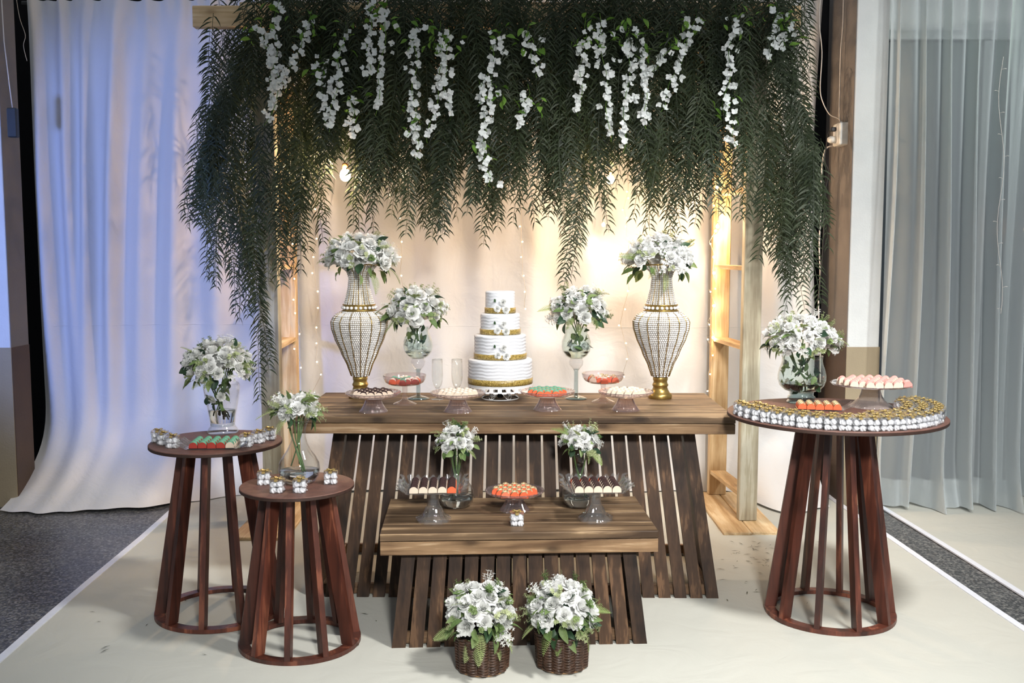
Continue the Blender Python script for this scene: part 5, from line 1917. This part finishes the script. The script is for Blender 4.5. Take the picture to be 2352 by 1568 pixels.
fairy('warm fairy light string down the inner edge of the shaded ladder tower', [(672, 560), (676, 640), (674, 688), (678, 719), (688, 767), (676, 801), (691, 844)], 5.90, 380)
fairy('warm fairy light string on the curtain between ladder tower and pearl vase', [(727, 425), (724, 480), (727, 548), (720, 590), (717, 627), (730, 669), (730, 707), (727, 752), (727, 788), (728, 831), (737, 860), (722, 902)], 5.98, 300)
fairy('warm fairy light string on the curtain behind the first goblet bouquet', [(918, 500), (923, 555), (920, 590), (922, 633), (925, 672)], 5.98, 300)
fairy('warm fairy light string on the curtain just above the cake', [(1194, 520), (1200, 555), (1197, 590), (1203, 633), (1205, 670), (1207, 709)], 5.98, 300)
fairy('warm fairy light string on the curtain beside the far goblet bouquet', [(1440, 440), (1443, 455), (1430, 482), (1440, 500), (1437, 520), (1442, 546), (1442, 559), (1444, 633), (1442, 668), (1436, 710), (1422, 747), (1438, 788), (1440, 824), (1433, 865)], 5.98, 300)
fairy('warm fairy light string hanging before the lit ladder tower post', [(1647, 430), (1640, 472), (1644, 530), (1632, 560), (1640, 590), (1640, 627), (1643, 663), (1632, 670), (1640, 702), (1629, 745), (1638, 775), (1626, 779), (1637, 816), (1631, 859), (1625, 898)], 5.915, 250, big=(0, 2, 4, 5, 8, 10))
fairy('warm fairy light string glinting through the willow above the first bulb', [(600, 378), (608, 392), (640, 430), (660, 470), (665, 540)], 5.75, 300)
WARM = (1.0, 0.69, 0.43)


def bulb(label, x, y, Y, r, energy):
    p = aty(x, y, Y)
    t = thing('hanging_bulb', label, 'bulb', p, 0, 'warm glowing bulbs')
    mb = MB(); mb.ball((0, 0, 0), r, 14, 10, 1, 1, 1.15); part('glass_globe', mb, 'bulb', t)
    mb = MB(); mb.lathe([(r * 0.5, r * 1.0), (r * 0.55, r * 1.15), (r * 0.55, r * 2.0), (r * 0.2, r * 2.2), (0.0005, r * 2.2)], 14); part('lamp_socket', mb, 'brass', t)
    mb = MB(); mb.tube([(0, 0, r * 2.2), (0.005, 0, r * 4), (0, 0.01, max(0.3, 2.60 - p.z))], 0.002, 5); part('cord', mb, 'black_cable', t)
    l = lamp('bulb_light', 'POINT', p + Vector((0, -r - 0.012, 0)), energy, WARM, None, r * 0.6)
    return t


bulb('large glowing warm bulb under the willow above the first pearl vase', 793, 402, 5.50, 0.030, 22)
bulb('glowing warm bulb under the willow above the far goblet vase', 1402, 412, 5.62, 0.022, 17)
bulb('small glowing bulb hanging lowest, near the light string beside the far goblet', 1386, 516, 5.92, 0.010, 4)
bulb('small glowing bulb hidden in the willow at the shaded ladder tower', 618, 392, 5.70, 0.012, 8)
bulb('small glowing bulb hidden in the willow at the lit ladder tower', 1657, 268, 5.72, 0.014, 10)
bulb('small glowing bulb half hidden at the lit ladder tower rung', 1648, 520, 5.86, 0.010, 5)

# ------------------------------------------------------------------ pillar cables, outlet, adapter
def cable(label, mat, pts, Y, r, cat='cable'):
    t = thing('cable', label, cat, (0, 0, 0))
    P3 = [aty(x, y, Yy) for (x, y, Yy) in [(q[0], q[1], q[2] if len(q) > 2 else Y) for q in pts]]
    out_ = []
    for i in range(len(P3) - 1):
        a, b = P3[max(i - 1, 0)], P3[i]
        c, d = P3[i + 1], P3[min(i + 2, len(P3) - 1)]
        for k in range(6):
            s = k / 6
            out_.append(0.5 * ((2 * b) + (c - a) * s + (2 * a - 5 * b + 4 * c - d) * s * s + (3 * b - a - 3 * c + d) * s ** 3))
    out_.append(P3[-1])
    mb = MB(); mb.tube(out_, r, 6)
    part('cord', mb, mat, t)
    return t


cable('pale cable running straight down the pillar to the outlet', 'white_cable', [(1938, -20), (1936, 60), (1931, 120), (1929, 200), (1928, 270), (1934, 280)], 5.95, 0.004)
cable('pale cable looping from the curtain edge to the outlet', 'white_cable', [(1886, -20), (1882, 50), (1888, 120), (1884, 200), (1889, 232), (1905, 262), (1925, 272), (1932, 282)], 6.0, 0.003)
cable('white cable hanging down the black gap beside the curtain', 'white_cable', [(1917, 334), (1895, 345), (1887, 400), (1886, 470), (1882, 560), (1884, 640), (1880, 700), (1884, 800), (1884, 900)], 6.0, 0.0045)
cable('black cable plugged into the outlet and hanging down', 'black_cable', [(1918, 300), (1905, 300), (1899, 330), (1894, 370), (1904, 395), (1896, 440), (1892, 520), (1888, 600), (1880, 690)], 5.98, 0.004)
ob = aty(1934, 309, 5.93)
t = thing('power_outlet', 'white surface outlet box with plugs on the pillar side', 'outlet', ob)
mb = MB(); mb.box(-0.035, 0.028, -0.06, 0.06, -0.065, 0.065, 0.006); part('outlet_box', mb, 'socket', t, False)
mb = MB(); mb.box(-0.0375, -0.0352, -0.045, 0.045, -0.05, 0.05, 0.001); part('face_plate', mb, 'white_metal', t, False)
mb = MB(); mb.lathe([(0.001, 0), (0.02, 0), (0.021, 0.03), (0.012, 0.045), (0.001, 0.046)], 16); mb.xf(Matrix.Rotation(R(-90), 4, 'Y')); part('plug', mb, 'socket', t, loc=(-0.038, 0.0, -0.03))
mb = MB(); mb.box(-0.03, 0, -0.016, 0.016, -0.012, 0.012, 0.004); part('plug', mb, 'black_cable', t, False, loc=(-0.038, 0.0, 0.03))

ad = aty(30, 282, 5.70)
t = thing('power_adapter', 'small black power adapter hanging on the dim pillar', 'adapter', ad)
mb = MB(); mb.box(-0.028, 0.028, -0.018, 0.018, -0.082, 0.082, 0.006); part('case', mb, 'adapter', t, False)
mb = MB(); mb.tube([(0, 0, 0.082), (-0.012, 0, 0.22), (-0.03, 0.0, 0.45), (-0.035, 0.0, 0.8)], 0.003, 6); part('cord', mb, 'white_cable', t)
cable('thin cord dangling beside the dim pillar edge', 'wire', [(35, -20), (45, 40), (58, 80), (54, 105), (62, 140)], 5.72, 0.0016)

# ------------------------------------------------------------------ willow leaves fallen on the carpet
mb = MB()
dr_ = random.Random(3)
for i in range(90):
    if i < 70:
        p = atz(dr_.gauss(1740, 60), 1245 + abs(dr_.gauss(0, 60)), 0.0)
    else:
        p = atz(dr_.uniform(150, 900), dr_.uniform(1280, 1540), 0.0)
    a = dr_.uniform(0, 6.28)
    l = dr_.uniform(0.008, 0.024)
    dx, dy = math.cos(a) * l, math.sin(a) * l
    z = 0.0102
    mb.add([(p.x - dx, p.y - dy, z), (p.x - dy * 0.12, p.y + dx * 0.12, z + 0.001), (p.x + dx, p.y + dy, z), (p.x + dy * 0.12, p.y - dx * 0.12, z + 0.001)], [(0, 3, 2, 1)])
o = part('fallen_leaves', mb, 'debris', None, False)
tag(o, 'tiny dark willow leaves scattered over the cream carpet', 'leaves', None, 'stuff')
